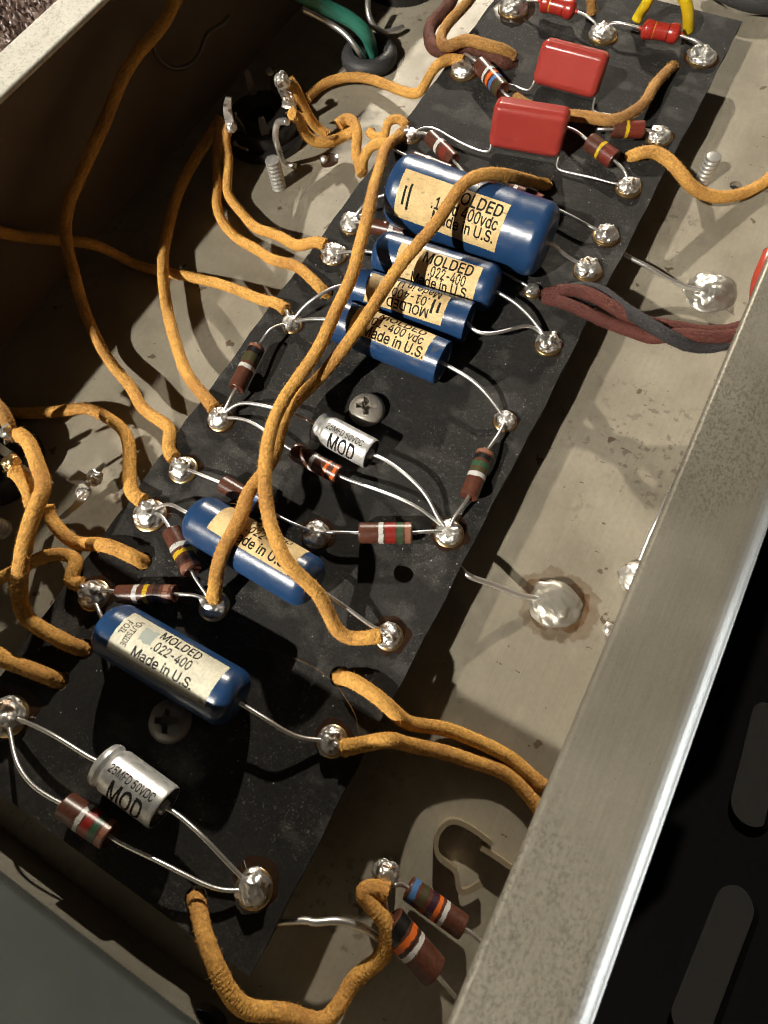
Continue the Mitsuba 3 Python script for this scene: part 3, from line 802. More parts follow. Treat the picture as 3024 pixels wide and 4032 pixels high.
def metal_bump(p, n, uv):
    x, y, z = P3(p)
    return 2.2e-5 * fbm(x * 1.1, y * 1.1, z * 1.1, 3)


scene['plated_steel'] = two(bumped(pr(proc(floor_col), proc(metal_rough), .12, .4), metal_bump))


def wall_shade_col(p, n, uv):
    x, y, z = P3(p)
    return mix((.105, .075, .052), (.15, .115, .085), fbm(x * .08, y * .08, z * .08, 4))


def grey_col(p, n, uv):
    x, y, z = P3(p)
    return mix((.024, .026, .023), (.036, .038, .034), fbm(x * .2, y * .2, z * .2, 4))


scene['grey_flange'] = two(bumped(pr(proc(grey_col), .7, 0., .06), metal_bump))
scene['shaded_steel'] = two(bumped(pr(proc(wall_shade_col), .6, .1, .4), metal_bump))  # side walls: shade put into a darker brown, which also cuts bounce
scene['plated_flange'] = two(bumped(pr(proc(flange_col), .45, .4, .5), metal_bump))


def white_rust(p, n, uv):
    x, y, z = P3(p)
    c = mix((.50, .48, .42), (.68, .66, .60), fbm(x * .35, y * .35, z * .3, 4))
    return mix(c, mi.Color3f(.22, .20, .16), smoothstep(.54, .70, fbm(x * 3.4, y * 2.6, z, 4)) * .38)


scene['plated_corroded'] = two(bumped(pr(proc(white_rust), .5, .2, .5), metal_bump))


def board_col(p, n, uv):
    x, y, z = P3(p)
    c = mix((.0160, .0154, .0150), (.0255, .0246, .0238), fbm(x * .13, y * .13, 0., 4))
    c = mix(c, mi.Color3f(.062, .059, .055), smoothstep(.54, .78, fbm(x * .16 + 5, y * .24, 0., 5)) * .55)
    c = c * (.8 + .4 * fbm(x * 2.3, y * 2.3, 0., 3))
    st = fbm(x * .9 + .35 * y, y * 3.2, 3., 4)
    c = mix(c, mi.Color3f(.085, .08, .075), smoothstep(.66, .74, st) * smoothstep(.5, .62, fbm(x * .07 + 3, y * .07, 9., 2)) * .22)
    d = smoothstep(.80, .90, noise(x * 4.2, y * 4.2, z)) * smoothstep(.42, .62, fbm(x * .12, y * .12 + 31, 0., 3))
    c = mix(c, mi.Color3f(.13, .125, .115), d * .5)
    c = c * (.72 + .56 * noise(x * 5.5, y * 5.5, 2.))
    d1, d2, w = voronoi(x * .42, y * .42)
    c = mix(c, mi.Color3f(.5, .48, .45), dr.select(w > .93, 1., 0.) * (1 - smoothstep(.03, .06, d1)) * .7)
    return c


def board_bump(p, n, uv):
    x, y, z = P3(p)
    return 7e-5 * fbm(x * 2.3, y * 2.1, z * 2.1, 3)


scene['black_fibre'] = two(bumped(pr(proc(board_col), .75, 0., .10), board_bump))


def cloth(name, base, dirt, speck, amount=.85):
    def col(p, n, uv):
        x, y, z = P3(p)
        c = mix(base, dirt, smoothstep(.40, .68, fbm(x * .14, y * .14, z * .14, 4)) * amount)
        c = c * (.48 + 1.04 * fbm(x * 3.1, y * 3.1, z * 3.1, 3))
        return mix(c, speck, smoothstep(.76, .86, noise(x * 5.5, y * 5.5, z * 5.5)) * .5)
    scene[name] = bumped(pr(proc(col), .85, 0., .25, sheen=.6, sheen_tint=.7), cloth_bump)


def cloth_bump(p, n, uv):
    x, y, z = P3(p)
    return 9e-5 * noise(x * 4.6, y * 4.6, z * 4.6) + 4e-5 * noise(x * 11., y * 11., z * 11.)


for _k, _c in (('yellow', (.52, .27, .065)), ('tan', (.40, .24, .09)), ('brown', (.14, .075, .05)), ('maroon', (.16, .075, .055)), ('black', (.07, .065, .065))):
    scene['fuzz_' + _k] = two({'type': 'diffuse', 'reflectance': {'type': 'rgb', 'value': list(_c)}})
cloth('cloth_yellow', (.53, .282, .070), (.36, .175, .048), (.66, .43, .16))
cloth('cloth_tan', (.32, .165, .048), (.18, .085, .03), (.42, .26, .11))
cloth('cloth_brown', (.088, .034, .024), (.055, .022, .018), (.17, .10, .065))
cloth('cloth_maroon', (.088, .028, .022), (.05, .018, .017), (.20, .10, .075), .4)
cloth('cloth_black', (.032, .030, .032), (.02, .018, .018), (.14, .13, .13), .4)


def blue_col(p, n, uv):
    x, y, z = P3(p)
    c = mix((.0088, .032, .092), (.014, .048, .130), fbm(x * .2, y * .2, z * .2, 3))
    return mix(c, mi.Color3f(.09, .09, .088), smoothstep(.66, .80, fbm(x * .45 + 11, y * .45, z * .45, 4)) * .5)


def blue_rough(p, n, uv):
    x, y, z = P3(p)
    return .17 + .24 * fbm(x * .5, y * .5, z * .5, 3)


def blue_bump(p, n, uv):
    x, y, z = P3(p)
    return 5e-5 * fbm(x * .45, y * .45, z * .45, 2) + 6e-6 * noise(x * 5, y * 5, z * 5)


scene['blue_plastic'] = bumped(pr(proc(blue_col), proc(blue_rough), 0., .55, clearcoat=.3, clearcoat_gloss=.8), blue_bump)


def paper(name, a, b):
    def col(p, n, uv):
        x, y, z = P3(p)
        c = mix(a, b, smoothstep(.35, .7, fbm(x * .3, y * .3, z * .3, 3)))
        c = c * (.88 + .24 * noise(x * 3.3, y * 3.3, z * 3.3))
        return mix(c, mi.Color3f(.20, .15, .09), smoothstep(.70, .82, fbm(x * 1.3 + 5, y * 1.3, z * 1.3, 3)) * .7)
    scene[name] = two(pr(proc(col), .62, 0., .35))


paper('paper_yellowed', (.64, .475, .235), (.54, .385, .18))
paper('paper_white', (.62, .59, .47), (.54, .52, .42))
scene['ink'] = two(pr((.016, .015, .014), .85, 0., .1))
scene['ink_green'] = two(pr((.30, .34, .31), .6))


def solder_bump(p, n, uv):
    x, y, z = P3(p)
    return 1.0e-4 * fbm(x * .9, y * 1.1, z * 1.1, 3)


def solder_rough(p, n, uv):
    x, y, z = P3(p)
    return .26 + .36 * fbm(x * .7, y * .8, z * .8, 3)


def solder_col(p, n, uv):
    x, y, z = P3(p)
    c = mix((.86, .84, .80), (.66, .63, .58), fbm(x * .5, y * .5, z * .5, 3))
    return mix(c, mi.Color3f(.16, .085, .035), smoothstep(.56, .70, fbm(x * .8 + 3, y * .8, z * .8, 4)) * .85)


scene['solder'] = bumped(pr(proc(solder_col), proc(solder_rough), .95, .5), solder_bump)
scene['dull_solder'] = bumped(pr((.36, .335, .285), .42, .75, .5), solder_bump)
scene['satin_solder'] = bumped(pr((.44, .42, .375), .36, .85, .5), solder_bump)
scene['tinned'] = pr((.84, .83, .80), .33, .92)
scene['dark_wire'] = pr((.10, .085, .07), .45, .5)
scene['brass'] = pr((.58, .40, .19), .28, .95)
scene['flux_resin'] = pr((.022, .010, .005), .10, 0., .6, clearcoat=.6, clearcoat_gloss=.95)


def body_col(p, n, uv):
    x, y, z = P3(p)
    c = mix((.058, .019, .011), (.088, .031, .019), fbm(x * .6, y * .6, z * .6, 3))
    return c * (.8 + .4 * noise(x * 3, y * 3, z * 3))


scene['resistor_brown'] = pr(proc(body_col), .33, 0., .5)
BAND = {'white': (0.49, 0.483, 0.462), 'yellow': (0.53, 0.34, 0.0136), 'red': (0.204, 0.015, 0.0109), 'green': (0.0272, 0.0714, 0.034), 'orange': (0.578, 0.116, 0.017), 'blue': (0.0612, 0.15, 0.34),
        'tan': (0.224, 0.102, 0.0646), 'black': (0.00816, 0.00816, 0.00816), 'olive': (0.051, 0.0476, 0.0204), 'purple': (0.0374, 0.0122, 0.0238), 'darkbrown': (0.0306, 0.0136, 0.00952), 'redbrown': (0.143, 0.0238, 0.015),
        'gold': (0.51, 0.286, 0.034), 'darkred': (0.109, 0.0068, 0.0068)}
for _k, _c in BAND.items():
    scene['band_' + _k] = pr([.88 * v for v in _c], .34, 0., .5)
scene['red_epoxy'] = pr((.29, .034, .027), .2, 0., .5, clearcoat=.5, clearcoat_gloss=.9)
scene['film_red'] = pr((.30, .022, .015), .28, 0., .5)
scene['plastic_yellow'] = pr((.58, .40, .012), .33, 0., .5)
scene['plastic_green'] = pr((.03, .17, .125), .42, 0., .5)
scene['plastic_red'] = pr((.33, .045, .028), .28, 0., .5)


def alu_col(p, n, uv):
    x, y, z = P3(p)
    return mix((.74, .74, .73), (.50, .50, .49), smoothstep(.4, .75, fbm(x * .9, y * .9, z * .9, 3)))


scene['aluminium'] = bumped(pr(proc(alu_col), .34, .62), metal_bump)
scene['clear_sleeve_end'] = pr((.05, .05, .05), .25, 0., .5)


def screw_col(p, n, uv):
    x, y, z = P3(p)
    return mix((.34, .315, .275), (.23, .21, .18), fbm(x * .9, y * .9, z * .9, 4))


scene['zinc'] = bumped(pr(proc(screw_col), .48, .45), metal_bump)
scene['clip_steel'] = pr((.42, .35, .24), .36, .7)
scene['stud_steel'] = pr((.55, .54, .51), .33, .7)
scene['phenolic'] = pr((.011, .010, .010), .22, 0., .5)
scene['rubber'] = bumped(pr((.030, .030, .032), .55, 0., .4), board_bump)
scene['black_panel'] = pr((.0022, .002, .002), .7, 0., .04)
scene['grey_cloth'] = two(bumped(pr((.014, .013, .012), .9, 0., .05), cloth_bump))


def tolex_col(p, n, uv):
    x, y, z = P3(p)
    return mix((.060, .036, .030), (.19, .13, .108), fbm(x * .9, y * .9, z * .9, 3))


scene['tolex'] = pr(proc(tolex_col), .36, 0., .5)
scene['table_black'] = pr((.010, .009, .009), .7, 0., .3)

# ------------------------------------------------------------------ mesh helpers (millimetres in, metres out)
rng = np.random.default_rng(7)


def numbered(key):
    if key not in used:
        used.add(key)
        return key
    i = 1
    while f'{key}_{i:03d}' in used:
        i += 1
    used.add(f'{key}_{i:03d}')
    return f'{key}_{i:03d}'


used = set()


def put(key, mesh, bsdf, smooth=40):
    v, f = np.asarray(mesh.vertices, float) * MM, np.asarray(mesh.faces)
    scene[key] = mikit.ply(trimesh.Trimesh(v, f, process=False), bsdf, smooth)
    return key


def thing(name, label, cat, group=None, kind=None):
    key = numbered(name)
    labels[key] = {'label': label, 'category': cat}
    if kind:
        labels[key] = {'label': label, 'kind': kind}
    if group:
        labels[key]['group'] = group
    return key


def part(parent, name, mesh, bsdf, smooth=40, label=None):
    key = numbered(f'{parent}__{name}')
    if label:
        labels[key] = {'label': label}
    return put(key, mesh, bsdf, smooth)


def single(name, mesh, bsdf, label, cat, group=None, kind=None, smooth=40):
    return put(thing(name, label, cat, group, kind), mesh, bsdf, smooth)


def unit(a):
    a = np.asarray(a, float)
    return a / np.linalg.norm(a)


def spline(pts, step):
    pts = np.asarray(pts, float)
    if len(pts) == 2:
        n = max(2, int(np.linalg.norm(pts[1] - pts[0]) / step) + 1)
        return pts[0] + np.linspace(0, 1, n)[:, None] * (pts[1] - pts[0])
    t = np.r_[0, np.cumsum(np.linalg.norm(np.diff(pts, axis=0), axis=1) ** .6)]
    cs = CubicSpline(t, pts, bc_type='natural')
    q = cs(np.linspace(0, t[-1], 40 * len(pts)))
    s = np.r_[0, np.cumsum(np.linalg.norm(np.diff(q, axis=0), axis=1))]
    n = max(4, int(s[-1] / step) + 1)
    g = np.linspace(0, s[-1], n)
    return np.stack([np.interp(g, s, q[:, k]) for k in range(3)], 1)


def tube(pts, r, seg=12, step=.5, radial=None, caps=True):
    c = spline(pts, step)
    n = len(c)
    t = np.gradient(c, axis=0)
    t /= np.linalg.norm(t, axis=1, keepdims=True)
    u = np.cross(t[0], [0, 0, 1.] if abs(t[0][2]) < .9 else [1., 0, 0])
    us = []
    for k in range(n):
        u = u - t[k] * (u @ t[k])
        u /= np.linalg.norm(u)
        us.append(u)
    us = np.array(us)
    ws = np.cross(t, us)
    th = np.arange(seg) * 2 * math.pi / seg
    rr = np.full((n, seg), 1.0) * (np.asarray(r, float).reshape(-1, 1) if np.ndim(r) else r)
    s = np.r_[0, np.cumsum(np.linalg.norm(np.diff(c, axis=0), axis=1))]
    if radial is not None:
        rr = rr + radial(s[:, None], th[None, :], c)
    v = c[:, None] + rr[..., None] * (us[:, None] * np.cos(th)[None, :, None] + ws[:, None] * np.sin(th)[None, :, None])
    v = v.reshape(-1, 3)
    i, j = np.meshgrid(np.arange(n - 1), np.arange(seg), indexing='ij')
    a, b = i * seg + j, i * seg + (j + 1) % seg
    f = np.vstack([np.stack([a, b, b + seg], -1).reshape(-1, 3), np.stack([a, b + seg, a + seg], -1).reshape(-1, 3)])
    if caps:
        k = len(v)
        v = np.vstack([v, c[:1] - t[:1] * .25 * rr[0].mean(), c[-1:] + t[-1:] * .25 * rr[-1].mean()])
        jj = np.arange(seg)
        f = np.vstack([f, np.stack([np.full(seg, k), (jj + 1) % seg, jj], 1), np.stack([np.full(seg, k + 1), (n - 1) * seg + jj, (n - 1) * seg + (jj + 1) % seg], 1)])
    return trimesh.Trimesh(v, f, process=False)


def cloth_tube(pts, r, seed):
    off = 13.7 * seed

    def radial(s, th, c):
        k = 6
        weave = .04 * np.sin(k * th + 5.2 * s) * np.sin(k * th - 5.2 * s)
        q = np.stack(np.broadcast_arrays(np.cos(th) * 1.6 + off, np.sin(th) * 1.6, s * .9), -1)
        low = .12 * (meshkit.fbm(q * .55, 2, seed) - .5)
        fuzz = .14 * (meshkit.noise(q * 4.2, seed + 5) - .5) + .09 * (meshkit.noise(q * 9., seed + 9) - .5)
        e = np.exp(-s / 1.1) + np.exp(-(s.max() - s) / 1.1)
        fray = e * (.12 + .7 * (meshkit.noise(q * 3.2, seed + 21) - .45))
        return weave + low + fuzz + fray
    return tube(pts, r, 28, .15, radial)


def fuzz_mesh(m, seed, per_mm2=2.6, ends=None):
    """short loose fibres standing off a cloth covering"""
    g = np.random.default_rng(seed)
    n = int(m.area * per_mm2)
    pts, fi = trimesh.sample.sample_surface(m, n, seed=seed)
    nn = m.face_normals[fi]
    d = nn * g.uniform(.25, .9, (n, 1)) + g.normal(0, .65, (n, 3))
    ln = g.uniform(.16, .5, n) * np.where(g.random(n) > .96, 2.2, 1.)
    if ends is not None:
        for e_ in ends:
            k = 26
            pts = np.vstack([pts, np.array(e_) + g.normal(0, .55, (k, 3))])
            d = np.vstack([d, g.normal(0, 1, (k, 3)) + [0, 0, .35]])
            ln = np.r_[ln, g.uniform(.6, 1.5, k)]
    d /= np.linalg.norm(d, axis=1, keepdims=True)
    w = np.cross(d, g.normal(0, 1, d.shape))
    w /= np.linalg.norm(w, axis=1, keepdims=True)
    a = pts - d * .08
    mid = a + d * (ln * .55)[:, None]
    tip = mid + (d + g.normal(0, .45, d.shape)) * (ln * .45)[:, None]
    hw = .034
    v = np.stack([a - w * hw, a + w * hw, mid + w * hw * .9, mid - w * hw * .9, tip], 1).reshape(-1, 3)
    k = np.arange(len(a))[:, None] * 5
    f = np.vstack([k + [0, 1, 2], k + [0, 2, 3], k + [3, 2, 4]])
    return trimesh.Trimesh(v, f, process=False)


def frame(p0, p1):
    a = unit(np.array(p1, float) - p0)
    n0 = unit(np.array([0, 0, 1.]) - a[2] * a)
    return np.array(p0, float), a, n0, np.cross(n0, a)


def lathe(prof, p0, p1, seg=36, wob=None):
    """profile (s, r) along the line from p0 towards p1"""
    o, a, n0, b = frame(p0, p1)
    prof = np.asarray(prof, float)
    th = np.arange(seg) * 2 * math.pi / seg
    ring = n0[None] * np.cos(th)[:, None] + b[None] * np.sin(th)[:, None]
    v = o + prof[:, None, 0:1] * a + prof[:, None, 1:2] * ring[None]
    n = len(prof)
    i, j = np.meshgrid(np.arange(n - 1), np.arange(seg), indexing='ij')
    p, q = i * seg + j, i * seg + (j + 1) % seg
    f = np.vstack([np.stack([p, q + seg, q], -1).reshape(-1, 3), np.stack([p, p + seg, q + seg], -1).reshape(-1, 3)])
    m = trimesh.Trimesh(v.reshape(-1, 3), f, process=False)
    if m.volume < 0:
        m.invert()
    return m


def rod(prof, x, y, z, seg=36):
    return lathe(prof, (x, y, z), (x + 1e-6, y, z + 1.), seg)


def box(x0, x1, y0, y1, z0, z1):
    m = trimesh.creation.box((x1 - x0, y1 - y0, z1 - z0))
    m.apply_translation(((x0 + x1) / 2, (y0 + y1) / 2, (z0 + z1) / 2))
    return m


def man(mesh):
    mesh = trimesh.Trimesh(mesh.vertices, mesh.faces, process=True)
    return m3.Manifold(m3.Mesh(np.asarray(mesh.vertices, np.float32), np.asarray(mesh.faces, np.uint32)))


def tri(m):
    q = m.to_mesh()
    return trimesh.Trimesh(q.vert_properties[:, :3], q.tri_verts, process=False)


def hull_spheres(cs, r, seg=24):
    return tri(m3.Manifold.batch_hull([m3.Manifold.sphere(r, seg).translate([float(x) for x in c]) for c in cs]))


def slab(poly, z0, z1):
    m = trimesh.creation.extrude_polygon(poly, z1 - z0, engine='earcut')
    m.apply_translation((0, 0, z0))
    return m


ICO = trimesh.creation.icosphere(4)


def blob(x, y, z, r, h, seed, lump=.30, stretch=(1., 1.), freq=1.3):
    d = np.array(ICO.vertices)
    q = d * freq + 31.3 * seed
    rad = 1 + lump * 2 * (meshkit.fbm(q, 3, seed) - .5) + .12 * np.maximum(0, meshkit.noise(q * 2.2, seed + 4) - .62) * 3
    v = d * rad[:, None]
    fine = 1 + .05 * (meshkit.noise(q * 3.5, seed + 8) - .5)
    v = v * fine[:, None]
    zz = np.where(v[:, 2] > 0, v[:, 2] * h * r, v[:, 2] * .55)
    return trimesh.Trimesh(np.stack([x + v[:, 0] * r * stretch[0], y + v[:, 1] * r * stretch[1], z + .45 + zz], 1), ICO.faces, process=False)


def puddle(x, y, z, r, seed, h=.28):
    n, m = 48, 6
    th = np.arange(n) * 2 * math.pi / n
    out = r * (1 + .5 * (meshkit.fbm(np.stack([np.cos(th) * 1.7 + seed * 5, np.sin(th) * 1.7, th * 0], 1), 3, seed) - .5))
    v = [[x, y, z + h]]
    f = []
    for k in range(1, m + 1):
        s = k / m
        for a in range(n):
            v.append([x + out[a] * s * math.cos(th[a]), y + out[a] * s * math.sin(th[a]), z + h * (1 - s ** 3)])
    for a in range(n):
        f.append([0, 1 + a, 1 + (a + 1) % n])
        for k in range(m - 1):
            p, q = 1 + k * n + a, 1 + k * n + (a + 1) % n
            f += [[p, p + n, q + n], [p, q + n, q]]
    return trimesh.Trimesh(v, f, process=False)


# ------------------------------------------------------------------ setting: chassis, tabletop, cabinet
FZ = MISC['floor_z']
XL, XR, YF, YB, ZT = -63.5, 86.5, -18., 330., 31.
single('tabletop', box(-400, 500, -400, 700, -75, -70), 'table_black', 'dark tabletop under the chassis', None, kind='structure', smooth=False)
ch = thing('metal_chassis', 'dull tan plated steel amplifier chassis holding the circuit board and tube sockets', 'chassis')
fl = sbox(XL, YF, XR, YB)
for h_, rr_ in zip(MISC['floor_holes'], (1.5, 3.4)):
    fl = fl.difference(Point(h_[0], h_[1]).buffer(rr_, 24))
fl = fl.difference(Point(MISC['grommet'][0], MISC['grommet'][1]).buffer(5., 24))
part(ch, 'base_panel', slab(fl, FZ - 1.2, FZ), 'plated_steel', False)


def sheet_profile(pts, th):
    """outline of a folded sheet from its outer face polyline"""
    return LineString(pts).buffer(th / 2, cap_style=1, join_style=1, quad_segs=8)


def fold(pts, th, y0, y1, axis):
    m = trimesh.creation.extrude_polygon(sheet_profile(pts, th), y1 - y0, engine='earcut')
    v = np.array(m.vertices)
    if axis == 'y':      # profile in x, z ; swept along y
        v = np.stack([v[:, 0], y0 + v[:, 2], v[:, 1]], 1)
    else:                # profile in y, z ; swept along x
        v = np.stack([y0 + v[:, 2], v[:, 0], v[:, 1]], 1)
    m = trimesh.Trimesh(v, m.faces, process=False)
    if m.volume < 0:
        m.invert()
    return m


def arc(cx, cz, r, a0, a1, n=10):
    return [(cx + r * math.cos(math.radians(a)), cz + r * math.sin(math.radians(a))) for a in np.linspace(a0, a1, n)]


part(ch, 'right_wall', fold([(XR + .6, FZ - 1.2), (XR + .6, ZT - 3.)], 1.2, YF, YB, 'y'), 'shaded_steel', 30)
part(ch, 'right_flange', fold([(XR + .6, ZT - 2.35)] + arc(XR - 2.2, ZT - 3.4, 2.8, 0, 90) + [(76.0, ZT - .6)], 1.2, YF, YB, 'y'), 'plated_flange', 30)
part(ch, 'left_wall', fold([(XL - .6, FZ - 1.2), (XL - .6, ZT - 3.)], 1.2, YF, YB, 'y'), 'shaded_steel', 30)
part(ch, 'left_flange', fold([(XL - .6, ZT - 2.35)] + arc(XL + 2.2, ZT - 3.4, 2.8, 180, 90) + [(-54.4, ZT - .6)], 1.2, YF, YB, 'y'), 'plated_corroded', 30)
fw = sbox(XL - .4, FZ - 1.1, XR + .4, ZT - 3.).difference(Point(52.9, -3.9).buffer(2.6, 24))
m = trimesh.creation.extrude_polygon(fw, 1.1, engine='earcut')
m = trimesh.Trimesh(np.stack([m.vertices[:, 0], YF - 1.1 + m.vertices[:, 2], m.vertices[:, 1]], 1), m.faces[:, ::-1], process=False)
part(ch, 'front_wall', m, 'plated_flange', False)
part(ch, 'front_flange', fold([(YF - .55, ZT - 2.35)] + arc(YF + 2.25, ZT - 3.4, 2.8, 180, 90) + [(-3.3, ZT - .6)], 1.2, XL + 1., 74., 'x'), 'grey_flange', 30)

# textured covering of the cabinet beside the left flange
gx, gy = np.meshgrid(np.arange(-112, -65.2, .22), np.arange(84, 136, .22), indexing='ij')
q = np.stack([gx, gy, gx * 0], -1)
n1, n2 = meshkit.fbm(q * .62, 3, 3), meshkit.fbm(q * .95 + 50, 3, 8)
hz = 1.15 * (1 - np.clip(np.abs(n1 - .5) * 7, 0, 1)) ** 1.0 + .9 * (1 - np.clip(np.abs(n2 - .5) * 7, 0, 1)) + .35 * meshkit.fbm(q * 2.2, 2, 5)
vv = np.stack([gx, gy, ZT - 3.2 + hz], -1).reshape(-1, 3)
ny = gx.shape[1]
ii, jj = np.meshgrid(np.arange(gx.shape[0] - 1), np.arange(ny - 1), indexing='ij')
aa = ii * ny + jj
ff = np.vstack([np.stack([aa, aa + ny, aa + ny + 1], -1).reshape(-1, 3), np.stack([aa, aa + ny + 1, aa + 1], -1).reshape(-1, 3)])
cab = thing('amplifier_cabinet', 'brown textured leathercloth edge of the cabinet beyond the left flange', 'cabinet')
part(cab, 'covering', trimesh.Trimesh(vv, ff, process=False), 'tolex', True)
part(cab, 'added_hole_backing', box(-70, 90, -34, -21, -30, 20), 'table_black', False)  # unseen black block added behind the front wall so its hole stays dark
part(cab, 'board', box(-112, -65.2, 84, 136, ZT - 26, ZT - 3.3), 'table_black', False)

# black slotted panel beyond the right flange
pan = sbox(88.5, -60, 260, 200)
PZ = -40.
for a_, b_ in MISC['slots']:
    pan = pan.difference(LineString([a_[:2], b_[:2]]).buffer(4.2, 12))
for c_ in MISC['pits']:
    pan = pan.difference(LineString([(c_[0] - .4, c_[1] - 1.6), (c_[0] + .4, c_[1] + 1.6)]).buffer(.55, 8))
bp = thing('slotted_panel', 'black panel with long rounded slots in the dark beyond the right flange', 'panel')
part(bp, 'plate', slab(pan, PZ - 2., PZ), 'black_panel', False)
part(bp, 'backing_cloth', box(89, 259, -59, 199, PZ - 3.2, PZ - 2.5), 'grey_cloth', False)

# ------------------------------------------------------------------ circuit board, joints
bd = thing('circuit_board', 'long black fibre board carrying the capacitors and resistors on solder joints', 'circuit board')
edge_r = [(55.3 + .12 * math.sin(k * 1.7) + .1 * math.sin(k * .53), y) for k, y in enumerate(np.linspace(-9.8, 217, 60))]
edge_l = [(-5.3 + .14 * math.sin(k * 2.1) + .12 * math.sin(k * .71), y) for k, y in enumerate(np.linspace(217, -9.8, 60))]
bpoly = Polygon(edge_r + edge_l)
bpoly = bpoly.difference(Point(MISC['hole'][0], MISC['hole'][1]).buffer(1.75, 20))
for h_ in MISC['holes']:
    bpoly = bpoly.difference(Point(h_[0], h_[1]).buffer(1.75, 16))
part(bd, 'fibre_plate', slab(bpoly, -2.2, 0.), 'black_fibre', False)
for sx in (3., 47.):
    for sy in (24., 104., 190.):
        part(bd, 'standoff', rod([(0, 0.02), (0, 2.4), (7.7, 2.4), (7.7, .02)], sx, sy, FZ + .05, 16), 'phenolic', 30)
for k, (nm, e) in enumerate(JOINTS.items()):
    x, y, r, h = e['x'], e['y'], e['r'], e['h']
    j = part(bd, 'solder_joint', blob(x, y, .15, r * .94, h, k + 2), 'solder', True)
    ring = [(0., r * .55), (0., r * 1.06), (.35, r * 1.08), (.55, r * .98), (.62, r * .8)]
    part(j, 'eyelet', rod(ring, x + .1, y - .1, .01, 32), 'brass', 40)
    part(j, 'flux', puddle(x + .06 * r, y + .1 * r, .01, r * (1.42 if e['flux'] else 1.2), k, .3 if e['flux'] else .22), 'flux_resin', True)
for c_, rr_ in ((MISC['screw1'], 3.6), (MISC['screw2'], 3.5)):
    pass

# ------------------------------------------------------------------ phillips screws
for c_, lab in ((MISC['screw1'], 'grey cross-head screw in the middle of the board beside the silver capacitor'), (MISC['screw2'], 'grey cross-head screw in the shadow of the front blue capacitor')):
    s = thing('board_screw', lab, 'screw')
    R_ = 3.55
    prof = [(0, .01), (0, R_ * .93), (.35, R_), (.7, R_ * .985)] + [(.7 + 1.7 * math.sin(a), R_ * .985 * math.cos(a) ** .8) for a in np.linspace(.12, 1.5, 12)] + [(2.42, .01)]
    hd = m3.CrossSection([[(0., .01)] + [(max(q_, 0.), s_) for s_, q_ in prof[1:-1]] + [(0., 2.42)]], m3.FillRule.NonZero).revolve(48)
    ang = 28.
    for k in range(2):
        arm = m3.Manifold.batch_hull([m3.Manifold.cube([4.3, 1.15, .1], True).translate([0, 0, 3.2]), m3.Manifold.cube([3.3, .8, .1], True).translate([0, 0, .75])])
        hd = hd - arm.rotate([0, 0, ang + 90 * k])
    hm = tri(hd - m3.Manifold.cylinder(2.6, .75, 1.25, 16).translate([0, 0, .6]))
    hm.apply_translation((c_[0], c_[1], .06))
    part(s, 'head', hm, 'zinc', 35)
    part(s, 'shank', rod([(0, .02), (0, 1.6), (9.5, 1.6), (9.5, .02)], c_[0], c_[1], -9.8, 16), 'stud_steel', 30)

# ------------------------------------------------------------------ axial capacitors
def bent_text(txt, h, o, a, n0, b, r, s_mid, phi_mid, flip, width=None, bold=True, turn=False):
    m = meshkit.text_mesh(txt, h, .02, bold)
    nz = m.face_normals[:, 2] > .5
    m = trimesh.Trimesh(m.vertices, m.faces[nz], process=True)
    v, f = trimesh.remesh.subdivide_to_size(m.vertices, m.faces, .55, max_iter=8)
    lo, hi = v.min(0), v.max(0)
    X, Y = (v[:, 0] - (lo[0] + hi[0]) / 2) * (width / (hi[0] - lo[0]) if width else 1.), v[:, 1] - h / 2
    if turn:
        X, Y = Y, -X
    if flip:
        X, Y = -X, -Y
    s, ph = s_mid + X, phi_mid + Y / r
    rr = r + .075
    w = o + s[:, None] * a + rr * (np.cos(ph)[:, None] * n0 + np.sin(ph)[:, None] * b)
    mm = trimesh.Trimesh(w, f, process=False)
    return mm


def patch(o, a, n0, b, r, s0, s1, f0, f1, ns=18, nf=26, ragged=.12, seed=0):
    s = np.linspace(s0, s1, ns)
    ph = np.linspace(f0, f1, nf)
    S, F = np.meshgrid(s, ph, indexing='ij')
    edge = (S == s[0]) | (S == s[-1])
    S = S + edge * ragged * (meshkit.noise(np.stack([S, F * r, S * 0], -1) * 1.4, seed) - .5)
    F = F + ((F == ph[0]) | (F == ph[-1])) * ragged / r * (meshkit.noise(np.stack([S, F, S * 0], -1) * 1.4, seed + 3) - .5)
    v = (o + S[..., None] * a + r * (np.cos(F)[..., None] * n0 + np.sin(F)[..., None] * b)).reshape(-1, 3)
    i, j = np.meshgrid(np.arange(ns - 1), np.arange(nf - 1), indexing='ij')
    k = i * nf + j
    f = np.vstack([np.stack([k, k + nf, k + nf + 1], -1).reshape(-1, 3), np.stack([k, k + nf + 1, k + 1], -1).reshape(-1, 3)])
    return trimesh.Trimesh(v, f, process=False)


def leads(key, c, r=.40):
    o, a, n0, b = frame(c['p0'], c['p1'])
    for q_, end in ((c['leads'][0], 0), (c['leads'][1], 1)):
        q_ = [list(x[1:]) if x[0] == 'E' else list(x) for x in q_]
        core = (np.array(c['p0']) + a * .4) if end == 0 else (np.array(c['p1']) - a * .4)
        pts = q_ + [core.tolist()] if end == 0 else [core.tolist()] + q_
        part(key, 'lead', tube(pts, r, 10, .35), 'tinned', True)


